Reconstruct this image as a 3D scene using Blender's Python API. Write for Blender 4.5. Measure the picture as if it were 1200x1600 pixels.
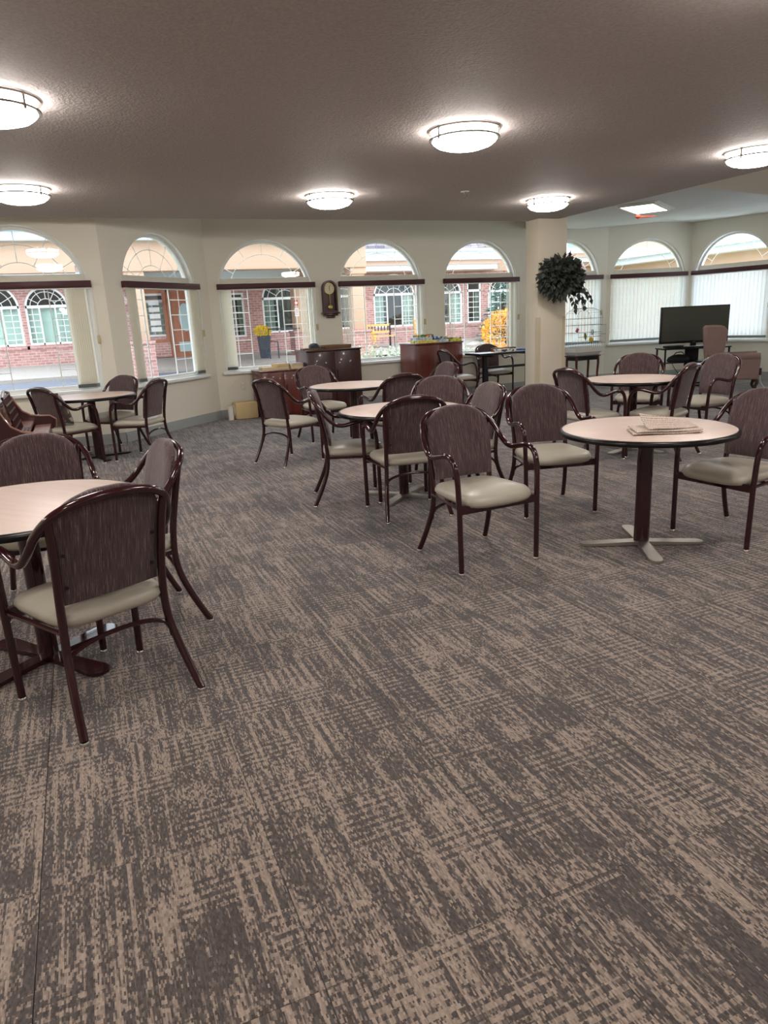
import bpy, bmesh, math, random
from mathutils import Vector, Matrix

random.seed(7)
for o in list(bpy.data.objects):
    bpy.data.objects.remove(o, do_unlink=True)
scene = bpy.context.scene
col = scene.collection
PI = math.pi

# ------------------------------------------------------------------ camera
cam_d = bpy.data.cameras.new('camera')
cam = bpy.data.objects.new('camera', cam_d)
col.objects.link(cam)
cam_d.sensor_fit = 'VERTICAL'
cam_d.sensor_height = 24.0
cam_d.sensor_width = 18.0
cam_d.lens = 24.0 * 1097.6 / 1600.0
cam_d.clip_end = 300
_r = Vector((0.9179, -0.3940, -0.0474)); _u = Vector((0.1455, 0.2254, 0.9632)); _f = Vector((0.3690, 0.8910, -0.2645))
cam.matrix_world = Matrix(((_r.x, _u.x, -_f.x, 0), (_r.y, _u.y, -_f.y, 0), (_r.z, _u.z, -_f.z, 1.4475), (0, 0, 0, 1)))
scene.camera = cam

# ------------------------------------------------------------------ world: bright overcast sky
world = bpy.data.worlds.new('overcast_sky')
scene.world = world
world.use_nodes = True
wn = world.node_tree.nodes
wn['Background'].inputs['Color'].default_value = (0.80, 0.90, 1.0, 1)
wn['Background'].inputs['Strength'].default_value = 2.1

scene.view_settings.view_transform = 'Standard'
scene.view_settings.look = 'None'
scene.view_settings.gamma = 1.0
scene.view_settings.use_curve_mapping = False
scene.view_settings.exposure = 1.25
LAMP = 18.0          # radiance of the ceiling lamps

# ------------------------------------------------------------------ material helpers
def srgb(r, g, b):
    f = lambda c: (c / 255 / 12.92) if c / 255 <= 0.04045 else ((c / 255 + 0.055) / 1.055) ** 2.4
    return (f(r), f(g), f(b), 1)

class NT:
    def __init__(s, name):
        s.m = bpy.data.materials.new(name); s.m.use_nodes = True
        s.t = s.m.node_tree; s.b = s.t.nodes['Principled BSDF']; s.out = s.t.nodes['Material Output']
    def n(s, typ, ins=None, **props):
        nd = s.t.nodes.new(typ)
        for k, v in props.items(): setattr(nd, k, v)
        for k, v in (ins or {}).items(): s.set(nd.inputs[k], v)
        return nd
    def set(s, sock, v):
        if isinstance(v, bpy.types.NodeSocket): s.t.links.new(v, sock)
        else: sock.default_value = v
    def math(s, op, a, b=None, c=None, clamp=False):
        nd = s.t.nodes.new('ShaderNodeMath'); nd.operation = op; nd.use_clamp = clamp
        s.set(nd.inputs[0], a)
        if b is not None: s.set(nd.inputs[1], b)
        if c is not None: s.set(nd.inputs[2], c)
        return nd.outputs[0]
    def mix(s, fac, a, b, blend='MIX'):
        nd = s.t.nodes.new('ShaderNodeMix'); nd.data_type = 'RGBA'; nd.blend_type = blend
        s.set(nd.inputs[0], fac); s.set(nd.inputs[6], a); s.set(nd.inputs[7], b)
        return nd.outputs[2]
    def xyz(s, vec):
        nd = s.n('ShaderNodeSeparateXYZ', {0: vec}); return nd.outputs
    def comb(s, x, y, z=0.0):
        return s.n('ShaderNodeCombineXYZ', {0: x, 1: y, 2: z}).outputs[0]
    def noise(s, vec, scale=1.0, detail=2.0, rough=0.5):
        nd = s.n('ShaderNodeTexNoise', {'Scale': scale, 'Detail': detail, 'Roughness': rough})
        if vec is not None: s.set(nd.inputs['Vector'], vec)
        return nd.outputs[0]
    def white(s, vec):
        return s.n('ShaderNodeTexWhiteNoise', {'Vector': vec}).outputs['Value']
    def ramp(s, fac, stops):
        nd = s.n('ShaderNodeValToRGB', {0: fac}); e = nd.color_ramp.elements
        while len(e) > 1: e.remove(e[-1])
        e[0].position, e[0].color = stops[0]
        for p, c in stops[1:]:
            x = e.new(p); x.color = c
        return nd.outputs[0]
    def obj(s): return s.n('ShaderNodeTexCoord').outputs['Object']
    def pos(s): return s.n('ShaderNodeNewGeometry').outputs['Position']
    def bump(s, h, strength=0.3, dist=0.01):
        nd = s.n('ShaderNodeBump', {'Strength': strength, 'Distance': dist, 'Height': h})
        s.set(s.b.inputs['Normal'], nd.outputs[0])

def mat(name, rgb, rough=0.6, metal=0.0, spec=0.4, var=0.06, vscale=6.0, coat=0.0):
    """plain procedural material: colour with a soft noise variation"""
    k = NT(name); c = srgb(*rgb)
    nz = k.noise(k.obj(), vscale, 3.0)
    f = k.math('MULTIPLY_ADD', nz, 2 * var, 1 - var)
    k.set(k.b.inputs['Base Color'], k.mix(1.0, c, k.comb(f, f, f), 'MULTIPLY'))
    k.b.inputs['Roughness'].default_value = rough
    k.b.inputs['Metallic'].default_value = metal
    k.b.inputs['Specular IOR Level'].default_value = spec
    k.b.inputs['Coat Weight'].default_value = coat
    return k.m

def mat_wood(name, a, b, rough=0.35, axis=2, scale=1.0, coat=0.0):
    k = NT(name); x, y, z = k.xyz(k.obj())
    v = [k.math('MULTIPLY', q, (3.0 if i == axis else 38.0) * scale) for i, q in enumerate((x, y, z))]
    nz = k.noise(k.comb(*v), 1.0, 4.0, 0.6)
    k.set(k.b.inputs['Base Color'], k.ramp(nz, [(0.3, srgb(*a)), (0.7, srgb(*b))]))
    k.b.inputs['Roughness'].default_value = rough
    k.b.inputs['Coat Weight'].default_value = coat
    return k.m

def mat_paint(name, rgb, bump=0.15, scale=120.0, rough=0.85):
    k = NT(name); p = k.pos()
    nz = k.noise(p, 0.8, 2.0); f = k.math('MULTIPLY_ADD', nz, 0.06, 0.97)
    k.set(k.b.inputs['Base Color'], k.mix(1.0, srgb(*rgb), k.comb(f, f, f), 'MULTIPLY'))
    k.b.inputs['Roughness'].default_value = rough
    k.b.inputs['Specular IOR Level'].default_value = 0.2
    if bump: k.bump(k.noise(p, scale, 3.0), bump, 0.004)
    return k.m

def mat_ceiling():
    k = NT('textured_ceiling'); p = k.pos()
    a = k.noise(p, 55.0, 3.0, 0.6); b = k.noise(p, 18.0, 2.0)
    h = k.math('ADD', k.math('MULTIPLY', a, 1.0), k.math('MULTIPLY', b, 0.6))
    k.set(k.b.inputs['Base Color'], k.ramp(a, [(0.3, srgb(166, 156, 153)), (0.7, srgb(184, 175, 171))]))
    k.b.inputs['Roughness'].default_value = 0.75
    k.b.inputs['Specular IOR Level'].default_value = 0.3
    k.bump(h, 0.55, 0.012)
    return k.m

def mat_carpet():
    k = NT('patterned_carpet'); p = k.pos(); x, y, z = k.xyz(p)
    T = 0.61
    cx = k.math('FLOOR', k.math('DIVIDE', k.math('SUBTRACT', x, 0.307), T)); cy = k.math('FLOOR', k.math('DIVIDE', y, T))
    r1 = k.white(k.comb(cx, cy, 1.0)); r2 = k.white(k.comb(cx, cy, 2.0))
    xx = k.math('ADD', x, k.math('MULTIPLY', r1, 37.0)); yy = k.math('ADD', y, k.math('MULTIPLY', r2, 53.0))
    def block(sx, sy, seed):
        # columns of width sx, each column shifted, cut into pieces of length sy
        ix = k.math('FLOOR', k.math('DIVIDE', xx, sx)); sh = k.white(k.comb(ix, seed, 5.0))
        iy = k.math('FLOOR', k.math('ADD', k.math('DIVIDE', yy, sy), k.math('MULTIPLY', sh, 7.0)))
        return k.white(k.comb(ix, iy, seed)), k.white(k.comb(ix, iy, seed + 0.37))
    b1, b1b = block(0.105, 0.19, 11.0); b2, b2b = block(0.052, 0.27, 23.0); b3, b3b = block(0.20, 0.12, 31.0)
    base = k.math('ADD', k.math('MULTIPLY', b1, 0.27), k.math('ADD', k.math('MULTIPLY', b2, 0.20), k.math('MULTIPLY', b3, 0.25)))
    st1, st1b = block(0.0122, 0.21, 47.0); st2, _ = block(0.0061, 0.34, 53.0)      # long light yarns
    c1, _ = block(0.030, 0.085, 61.0)
    dash = k.math('GREATER_THAN', k.math('SINE', k.math('MULTIPLY', yy, 2 * PI / 0.030)), 0.0)
    dsel = k.math('GREATER_THAN', b3b, 0.66)
    vd = k.math('GREATER_THAN', k.math('SINE', k.math('MULTIPLY', xx, 2 * PI / 0.036)), 0.0)
    vsel = k.math('GREATER_THAN', b1b, 0.62)
    big = k.noise(k.comb(k.math('MULTIPLY', xx, 2.2), k.math('MULTIPLY', yy, 2.2)), 1.0, 1.0)
    p_ = k.math('ADD', 0.25, k.math('MULTIPLY', k.math('SUBTRACT', base, 0.36), 1.15))
    p_ = k.math('ADD', p_, k.math('MULTIPLY', k.math('GREATER_THAN', st1, 0.80), 0.42))
    p_ = k.math('ADD', p_, k.math('MULTIPLY', k.math('GREATER_THAN', st2, 0.86), 0.40))
    p_ = k.math('SUBTRACT', p_, k.math('MULTIPLY', k.math('LESS_THAN', st1, 0.16), 0.20))
    p_ = k.math('ADD', p_, k.math('MULTIPLY', k.math('SUBTRACT', c1, 0.5), 0.22))
    p_ = k.math('ADD', p_, k.math('MULTIPLY', k.math('MULTIPLY', k.math('SUBTRACT', dash, 0.5), dsel), 0.55))
    p_ = k.math('ADD', p_, k.math('MULTIPLY', k.math('MULTIPLY', k.math('SUBTRACT', vd, 0.5), vsel), 0.42))
    p_ = k.math('ADD', p_, k.math('MULTIPLY', k.math('SUBTRACT', big, 0.5), 0.5))
    # individual yarn tufts: light or dark with local probability p_
    ix = k.math('FLOOR', k.math('DIVIDE', xx, 0.0042)); of = k.white(k.comb(ix, 3.3, 9.0))
    iy = k.math('FLOOR', k.math('ADD', k.math('DIVIDE', yy, 0.011), k.math('MULTIPLY', of, 5.0)))
    tuft = k.white(k.comb(ix, iy, 71.0)); t2 = k.white(k.comb(ix, iy, 83.0))
    lit = k.math('MULTIPLY_ADD', k.math('SUBTRACT', p_, tuft), 2.2, 0.5, clamp=True)
    grain = t2; s2 = tuft
    dk = k.mix(t2, srgb(70, 62, 60), srgb(92, 84, 80)); lt = k.mix(t2, srgb(138, 123, 112), srgb(169, 151, 138))
    c = k.mix(lit, dk, lt)
    k.set(k.b.inputs['Base Color'], c)
    k.b.inputs['Roughness'].default_value = 0.95
    k.b.inputs['Specular IOR Level'].default_value = 0.15
    k.b.inputs['Sheen Weight'].default_value = 0.25
    k.b.inputs['Sheen Tint'].default_value = (0.75, 0.85, 1.0, 1)
    k.bump(k.math('ADD', grain, k.math('MULTIPLY', s2, 0.6)), 0.5, 0.004)
    return k.m

def mat_fabric(name, dark, mid, light):
    k = NT(name); x, y, z = k.xyz(k.obj())
    s = k.noise(k.comb(k.math('MULTIPLY', x, 430.0), k.math('MULTIPLY', y, 40.0), k.math('MULTIPLY', z, 7.0)), 1.0, 2.0, 0.6)
    g = k.noise(k.obj(), 420.0, 1.0)
    v = k.math('ADD', s, k.math('MULTIPLY', k.math('SUBTRACT', g, 0.5), 0.25))
    k.set(k.b.inputs['Base Color'], k.ramp(v, [(0.34, srgb(*dark)), (0.52, srgb(*mid)), (0.60, srgb(*mid)), (0.68, srgb(*light))]))
    k.b.inputs['Roughness'].default_value = 0.92
    k.b.inputs['Specular IOR Level'].default_value = 0.2
    k.b.inputs['Sheen Weight'].default_value = 0.3
    k.bump(v, 0.25, 0.002)
    return k.m

def mat_glass(name='window_glass', tint=(1, 1, 1, 1)):
    k = NT(name); t = k.t
    tr = k.n('ShaderNodeBsdfTransparent', {'Color': tint}); gl = k.n('ShaderNodeBsdfGlossy', {'Roughness': 0.0})
    fr = k.n('ShaderNodeFresnel', {'IOR': 1.5})
    wob = k.math('MULTIPLY_ADD', k.noise(k.obj(), 1.3, 0.0), 0.1, 1.25)
    fac = k.math('MULTIPLY', fr.outputs[0], wob, clamp=True)
    mx = k.n('ShaderNodeMixShader', {0: fac, 1: tr.outputs[0], 2: gl.outputs[0]})
    t.links.new(mx.outputs[0], k.out.inputs[0]); return k.m

def mat_translucent(name, rgb, fac=0.5):
    k = NT(name); c = srgb(*rgb)
    nz = k.noise(k.obj(), 60.0, 2.0); f = k.math('MULTIPLY_ADD', nz, 0.08, 0.96)
    cc = k.mix(1.0, c, k.comb(f, f, f), 'MULTIPLY')
    d = k.n('ShaderNodeBsdfDiffuse', {'Color': cc}); tl = k.n('ShaderNodeBsdfTranslucent', {'Color': cc})
    mx = k.n('ShaderNodeMixShader', {0: fac, 1: d.outputs[0], 2: tl.outputs[0]})
    k.t.links.new(mx.outputs[0], k.out.inputs[0]); return k.m

def mat_emit(name, rgb, strength):
    k = NT(name)
    k.b.inputs['Base Color'].default_value = srgb(*rgb)
    k.b.inputs['Emission Color'].default_value = srgb(*rgb)
    nz = k.noise(k.obj(), 3.0, 1.0)
    k.set(k.b.inputs['Emission Strength'], k.math('MULTIPLY_ADD', nz, 0.06 * strength, 0.97 * strength))
    return k.m

def mat_brick(name, w=0.21, h=0.075):
    k = NT(name); x, y, z = k.xyz(k.pos())
    v = k.comb(k.math('ADD', x, y), z, 0.0)
    br = k.n('ShaderNodeTexBrick', {'Vector': v, 'Color1': srgb(190, 142, 136), 'Color2': srgb(166, 118, 113), 'Mortar': srgb(196, 180, 172),
             'Scale': 1.0, 'Mortar Size': 0.008, 'Brick Width': w, 'Row Height': h, 'Bias': 0.0})
    nz = k.noise(k.pos(), 9.0, 2.0); f = k.math('MULTIPLY_ADD', nz, 0.5, 0.75)
    k.set(k.b.inputs['Base Color'], k.mix(1.0, br.outputs[0], k.comb(f, f, f), 'MULTIPLY'))
    k.b.inputs['Roughness'].default_value = 0.9
    k.bump(br.outputs[1], -0.4, 0.01)
    return k.m

def mat_shingle():
    k = NT('roof_shingles'); x, y, z = k.xyz(k.pos())
    br = k.n('ShaderNodeTexBrick', {'Vector': k.comb(x, k.math('MULTIPLY', y, 1.1), 0.0), 'Color1': srgb(150, 142, 152), 'Color2': srgb(118, 112, 124), 'Mortar': srgb(92, 88, 98),
             'Scale': 1.0, 'Mortar Size': 0.012, 'Brick Width': 0.3, 'Row Height': 0.14})
    k.set(k.b.inputs['Base Color'], br.outputs[0]); k.b.inputs['Roughness'].default_value = 0.95
    return k.m

def mat_speckle(name, cols, scale, rough=0.9):
    k = NT(name); nz = k.noise(k.pos(), scale, 4.0, 0.7)
    st = [(0.3 + 0.4 * i / (len(cols) - 1), srgb(*c)) for i, c in enumerate(cols)]
    k.set(k.b.inputs['Base Color'], k.ramp(nz, st)); k.b.inputs['Roughness'].default_value = rough
    return k.m

def mat_print(name, ground, ink, sx, sy, thr=0.55, axes=(0, 1)):
    """rows of small dark print on a pale ground"""
    k = NT(name); q = k.xyz(k.obj()); x, y = q[axes[0]], q[axes[1]]
    row = k.math('GREATER_THAN', k.math('SINE', k.math('MULTIPLY', y, sy)), 0.1)
    w = k.math('GREATER_THAN', k.noise(k.comb(k.math('MULTIPLY', x, sx), k.math('FLOOR', k.math('MULTIPLY', y, sy / (2 * PI)))), 1.0, 1.0), thr - 0.1)
    k.set(k.b.inputs['Base Color'], k.mix(k.math('MULTIPLY', k.math('MULTIPLY', row, w), 0.7), srgb(*ground), srgb(*ink)))
    k.b.inputs['Roughness'].default_value = 0.8
    return k.m

def mat_patches(name, cols, scale):
    k = NT(name)
    vo = k.n('ShaderNodeTexVoronoi', {'Vector': k.obj(), 'Scale': scale}, distance='CHEBYCHEV')
    val = k.xyz(vo.outputs['Color'])[0]
    st = [(i / len(cols), srgb(*c)) for i, c in enumerate(cols)]
    rp = k.n('ShaderNodeValToRGB', {0: val}); rp.color_ramp.interpolation = 'CONSTANT'
    e = rp.color_ramp.elements
    while len(e) > 1: e.remove(e[-1])
    e[0].position, e[0].color = st[0]
    for p, c in st[1:]:
        q = e.new(p); q.color = c
    k.set(k.b.inputs['Base Color'], rp.outputs[0]); k.b.inputs['Roughness'].default_value = 0.5
    return k.m

M = dict(
    wall=mat_paint('cream_wall_paint', (234, 229, 215)), ceil=mat_ceiling(), ceil_hi=mat_paint('white_ceiling_paint', (226, 229, 228), 0.1),
    base=mat('grey_baseboard', (168, 172, 172), 0.5), carpet=mat_carpet(), under=mat('carpet_backing', (30, 26, 25), 0.95),
    white=mat('white_frame_paint', (236, 238, 236), 0.4, var=0.02), cream=mat('cream_trim', (226, 222, 208), 0.5, var=0.03),
    glass=mat_glass(), frame=mat('burgundy_lacquer', (50, 16, 22), 0.14, spec=0.5, coat=0.3, var=0.05),
    fabric=mat_fabric('plum_striped_fabric', (62, 48, 51), (86, 68, 69), (140, 120, 117)), vinyl=mat('taupe_vinyl', (176, 169, 155), 0.38, spec=0.5, var=0.03),
    glide=mat('nickel_glide', (206, 204, 200), 0.2, 1.0), laminate=mat_wood('pink_beige_laminate', (204, 180, 168), (214, 191, 180), 0.42, 0, 0.8),
    edge=mat('black_rubber_edge', (14, 10, 11), 0.28, spec=0.4), steel=mat('brushed_steel', (206, 200, 194), 0.36, 1.0), black=mat('black_enamel', (22, 21, 23), 0.4),
    mahog=mat_wood('mahogany_veneer', (84, 36, 30), (112, 50, 40), 0.3, 2, 0.6, coat=0.2), mahog_dk=mat_wood('dark_mahogany_veneer', (52, 25, 27), (68, 33, 32), 0.28, 2, 0.6, coat=0.2),
    slat=mat_translucent('cream_blind_fabric', (242, 238, 228), 0.55), slat_w=mat_translucent('white_blind_fabric', (234, 238, 238), 0.5), hem=mat('blind_weight_hem', (150, 154, 152), 0.7),
    valance=mat('maroon_valance', (72, 30, 36), 0.45), lamp=mat_emit('frosted_lamp_glass', (255, 249, 242), LAMP), nickel=mat('satin_nickel', (112, 106, 101), 0.4, 0.7),
    column=mat_paint('beige_column_paint', (224, 213, 194)), guard=mat('beige_corner_guard', (206, 192, 166), 0.45),
    leaf=mat('dark_ivy_leaf', (58, 63, 57), 0.55, var=0.3, vscale=30), stem=mat('brown_stem', (66, 56, 44), 0.8), wicker=mat_wood('wicker', (92, 70, 50), (120, 96, 70), 0.8),
    book_y=mat('yellow_book', (214, 172, 92), 0.6), book_p=mat('page_block', (224, 208, 176), 0.8), book_d=mat('navy_book', (58, 66, 84), 0.6), book_g=mat('grey_book', (176, 182, 190), 0.6), book_b=mat('brown_box', (120, 84, 56), 0.6),
    paper=mat('brown_paper', (206, 182, 138), 0.8), paper_w=mat('white_paper', (232, 228, 218), 0.8), news=mat_print('newsprint', (214, 196, 182), (120, 104, 98), 160.0, 420.0),
    screen=mat('tv_screen', (72, 74, 66), 0.22, spec=0.5, var=0.02), pink=mat('mauve_velvet', (142, 117, 112), 0.75, var=0.1, vscale=14), cushion=mat_patches('leaf_print_cushion', [(84, 75, 68), (96, 86, 78), (110, 100, 90), (196, 188, 174)], 22.0),  # the screen's base colour carries an olive reflection
    bird_y=mat('yellow_plastic', (240, 196, 20), 0.4), bird_g=mat('green_plastic', (112, 140, 48), 0.5), bird_p=mat('pink_plastic', (204, 96, 120), 0.5), bird_b=mat('blue_plastic', (50, 72, 120), 0.5), cage=mat('grey_cage_wire', (120, 128, 132), 0.4, 0.6), cage_w=mat('white_cage_tray', (226, 226, 220), 0.5),
    brass=mat('brass', (208, 184, 110), 0.3, 0.7), dial=mat('ivory_dial', (236, 226, 196), 0.5), red=mat('red_plastic', (196, 60, 44), 0.5),
    brick=mat_brick('red_brick'), stucco=mat_paint('beige_stucco', (196, 166, 144), 0.3, 40.0), stucco_p=mat_paint('pink_stucco', (206, 176, 160), 0.3, 40.0), fascia=mat('pale_blue_fascia', (214, 228, 236), 0.6), soffit=mat_paint('tan_soffit', (158, 134, 118), 0.1, 20.0), shingle=mat_shingle(),
    asphalt=mat_speckle('asphalt', [(92, 97, 108), (112, 117, 126), (100, 105, 115)], 20.0), concrete=mat_speckle('concrete', [(146, 140, 134), (170, 163, 155), (156, 150, 145)], 14.0), lawn=mat_speckle('dormant_lawn', [(150, 152, 110), (176, 172, 130), (130, 136, 92)], 24.0), yellow_paint=mat('yellow_road_paint', (226, 196, 96), 0.8),
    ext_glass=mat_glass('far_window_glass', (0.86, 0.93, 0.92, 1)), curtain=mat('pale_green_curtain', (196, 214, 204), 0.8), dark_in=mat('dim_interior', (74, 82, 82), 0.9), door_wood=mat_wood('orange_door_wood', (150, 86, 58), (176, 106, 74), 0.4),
    mum=mat('yellow_mums', (236, 206, 40), 0.7, var=0.25, vscale=40), planter=mat('charcoal_planter', (70, 76, 88), 0.5), gold=mat('golden_leaf', (226, 160, 56), 0.7, var=0.35, vscale=8), gold2=mat('amber_leaf', (240, 190, 92), 0.7, var=0.3, vscale=8), spruce=mat('blue_spruce', (146, 176, 172), 0.8, var=0.25, vscale=6), silver=mat('silver_foliage', (190, 198, 180), 0.8, var=0.2, vscale=9), bench_w=mat_wood('honey_bench_wood', (206, 160, 92), (226, 182, 112), 0.6, 0), oval=mat('leaded_glass', (170, 196, 200), 0.2), sign_w=mat('white_sign', (240, 240, 240), 0.6),
    skyl=mat_emit('skylight_diffuser', (255, 244, 222), 3.0), outlet=mat('ivory_outlet', (232, 228, 214), 0.5), bagm=mat('black_nylon', (26, 27, 30), 0.7), plug=mat('white_plastic', (232, 232, 230), 0.4),
    game=[mat_patches('board_game_print_%d' % i, c, 24.0) for i, c in enumerate([
        [(206, 66, 60), (232, 214, 90), (240, 236, 220), (70, 130, 90)], [(236, 220, 120), (222, 206, 96), (240, 232, 170), (120, 150, 90)], [(60, 96, 160), (226, 230, 232), (110, 160, 200), (232, 196, 90)],
        [(220, 226, 220), (180, 200, 210), (236, 236, 226), (120, 160, 190)], [(232, 226, 110), (214, 200, 60), (240, 236, 180), (90, 120, 60)], [(70, 110, 180), (40, 70, 140), (60, 100, 170), (210, 220, 230)], [(236, 230, 216), (222, 110, 90), (240, 236, 226), (90, 80, 80)]])],
)

# ------------------------------------------------------------------ mesh helpers
def catmull(pts, n=6):
    P = [Vector(p) for p in pts]; P = [P[0] * 2 - P[1]] + P + [P[-1] * 2 - P[-2]]; out = []
    for i in range(1, len(P) - 2):
        a, b, c, d = P[i - 1], P[i], P[i + 1], P[i + 2]
        for j in range(n):
            t = j / n
            out.append(0.5 * ((2 * b) + (c - a) * t + (2 * a - 5 * b + 4 * c - d) * t * t + (3 * b - a - 3 * c + d) * t ** 3))
    out.append(P[-2]); return out

class MB:
    def __init__(s): s.v = []; s.f = []; s.mi = []
    def add(s, vs, fs, mi=0, xf=None):
        o = len(s.v); s.v += [tuple(xf @ Vector(p)) if xf else tuple(p) for p in vs]
        s.f += [tuple(i + o for i in f) for f in fs]; s.mi += [mi] * len(fs); return s
    def box(s, x0, x1, y0, y1, z0, z1, mi=0, xf=None, bev=0.0):
        if bev > 0:
            bm = bmesh.new(); bmesh.ops.create_cube(bm, size=1.0)
            for v in bm.verts: v.co = Vector(((x0 + x1) / 2 + v.co.x * (x1 - x0), (y0 + y1) / 2 + v.co.y * (y1 - y0), (z0 + z1) / 2 + v.co.z * (z1 - z0)))
            bmesh.ops.bevel(bm, geom=bm.edges[:], offset=bev, segments=2, affect='EDGES', profile=0.5)
            bm.verts.index_update(); vs = [v.co.copy() for v in bm.verts]; fs = [[v.index for v in f.verts] for f in bm.faces]; bm.free()
            return s.add(vs, fs, mi, xf)
        vs = [(x, y, z) for x in (x0, x1) for y in (y0, y1) for z in (z0, z1)]
        return s.add(vs, [(0, 1, 3, 2), (4, 6, 7, 5), (0, 4, 5, 1), (2, 3, 7, 6), (0, 2, 6, 4), (1, 5, 7, 3)], mi, xf)
    def tube(s, pts, r, seg=8, closed=False, mi=0, xf=None, flat=1.0):
        P = [Vector(p) for p in pts]; n = len(P); rr = r if isinstance(r, (list, tuple)) else [r] * n
        vs = []; ref = None
        for i in range(n):
            if closed: t = (P[(i + 1) % n] - P[i - 1])
            else: t = P[min(i + 1, n - 1)] - P[max(i - 1, 0)]
            t.normalize()
            if ref is None:
                ref = Vector((0, 0, 1)) if abs(t.z) < 0.9 else Vector((1, 0, 0))
            a = ref - t * ref.dot(t); a.normalize(); ref = a; b = t.cross(a)
            for j in range(seg):
                th = 2 * PI * j / seg; vs.append(P[i] + (a * math.cos(th) + b * math.sin(th) * flat) * rr[i])
        fs = []
        for i in range(n if closed else n - 1):
            for j in range(seg):
                k = (i + 1) % n; fs.append((i * seg + j, i * seg + (j + 1) % seg, k * seg + (j + 1) % seg, k * seg + j))
        if not closed: fs += [tuple(range(seg))[::-1], tuple((n - 1) * seg + j for j in range(seg))]
        return s.add(vs, fs, mi, xf)
    def lathe(s, prof, seg=24, c=(0, 0), mi=0, xf=None, sx=1.0, sy=1.0):
        vs = []; n = len(prof)
        for r, z in prof:
            for j in range(seg):
                th = 2 * PI * j / seg; vs.append((c[0] + r * sx * math.cos(th), c[1] + r * sy * math.sin(th), z))
        fs = [(i * seg + j, i * seg + (j + 1) % seg, (i + 1) * seg + (j + 1) % seg, (i + 1) * seg + j) for i in range(n - 1) for j in range(seg)]
        if prof[0][0] > 1e-4: fs.append(tuple(range(seg))[::-1])
        if prof[-1][0] > 1e-4: fs.append(tuple((n - 1) * seg + j for j in range(seg)))
        return s.add(vs, fs, mi, xf)
    def prism(s, poly, z0, z1, mi=0, xf=None):
        n = len(poly); vs = [(x, y, z0) for x, y in poly] + [(x, y, z1) for x, y in poly]
        fs = [tuple(range(n))[::-1], tuple(range(n, 2 * n))] + [(i, (i + 1) % n, n + (i + 1) % n, n + i) for i in range(n)]
        return s.add(vs, fs, mi, xf)
    def mesh(s, name, mats, sharp=40):
        me = bpy.data.meshes.new(name); me.from_pydata(s.v, [], s.f)
        for m in (mats if isinstance(mats, (list, tuple)) else [mats]): me.materials.append(m)
        me.polygons.foreach_set('material_index', s.mi); me.polygons.foreach_set('use_smooth', [True] * len(s.f))
        me.update(); bm = bmesh.new(); bm.from_mesh(me); bmesh.ops.recalc_face_normals(bm, faces=bm.faces[:]); bm.to_mesh(me); bm.free()
        me.set_sharp_from_angle(angle=math.radians(sharp)); return me
    def build(s, name, mats, parent=None, sharp=40): return link(name, s.mesh(name, mats, sharp), parent)

def link(name, data, parent=None):
    o = bpy.data.objects.new(name, data); col.objects.link(o)
    if parent: o.parent = parent
    return o
def tag(o, label=None, cat=None, group=None, kind=None):
    for k, v in (('label', label), ('category', cat), ('group', group), ('kind', kind)):
        if v: o[k] = v
    return o
def thing(name, label, cat, loc=(0, 0, 0), rz=0.0, group=None):
    o = link(name, None); o.location = loc; o.rotation_euler = (0, 0, rz); o.empty_display_size = 0.1
    return tag(o, label, cat, group)
def struct(o): o['kind'] = 'structure'; return o
def copy_tree(o, parent=None):
    c = o.copy(); col.objects.link(c); c.parent = parent
    for ch in list(o.children): copy_tree(ch, c)
    return c
def rotz(a): return Matrix.Rotation(a, 4, 'Z')

# ------------------------------------------------------------------ room shell
SILL, ZS, RAD = 0.74, 1.975, 0.79      # window sill, spring line, half width / arch radius
HS, HB, HP = 2.75, 2.95, 3.20          # low ceiling, bay ceiling, perimeter ceiling
c0 = Vector((-4.0, 10.1)); c12 = Vector((0.45, 10.1)); c23 = Vector((2.03, 11.66)); c67 = Vector((10.02, 11.9)); c78 = Vector((11.72, 11.4)); c89 = Vector((12.08, 9.66)); c9 = Vector((12.4, -4.0))

def wall_mesh(L, z1, wins, t=0.2, z0=0.0, flat=False):
    """local frame: x along the wall, y=0 room face, y=t outside; wins = (centre, half width, sill, spring, arched)"""
    mb = MB(); pts = []
    for y in (0.0, t):
        def q(a, b, c, d): mb.add([(a, y, b), (c, y, b), (c, y, d), (a, y, d)], [(0, 1, 2, 3)])
        x = 0.0
        for sc, r, sill, zs, arched in wins:
            q(x, z0, sc - r, z1); q(sc - r, z0, sc + r, sill)
            if arched:
                N = 28; A = [(sc - r * math.cos(PI * i / N), zs + r * math.sin(PI * i / N)) for i in range(N + 1)]
                for i in range(N):
                    (a, b), (c, d) = A[i], A[i + 1]; mb.add([(a, y, b), (c, y, d), (c, y, z1), (a, y, z1)], [(0, 1, 2, 3)])
            else: q(sc - r, zs, sc + r, z1)
            x = sc + r
        q(x, z0, L, z1)
    for sc, r, sill, zs, arched in wins:
        out = [(sc - r, sill)] + ([(sc - r * math.cos(PI * i / 28), zs + r * math.sin(PI * i / 28)) for i in range(29)] if arched else [(sc - r, zs), (sc + r, zs)]) + [(sc + r, sill)]
        n = len(out); vs = [(a, 0, b) for a, b in out] + [(a, t, b) for a, b in out]
        mb.add(vs, [(i, (i + 1) % n, n + (i + 1) % n, n + i) for i in range(n)])
    for a, b in ((0, z1), (0, z0)): mb.add([(0, 0, b), (L, 0, b), (L, t, b), (0, t, b)], [(0, 1, 2, 3)])
    for a in (0, L): mb.add([(a, 0, z0), (a, t, z0), (a, t, z1), (a, 0, z1)], [(0, 1, 2, 3)])
    return mb

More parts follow.
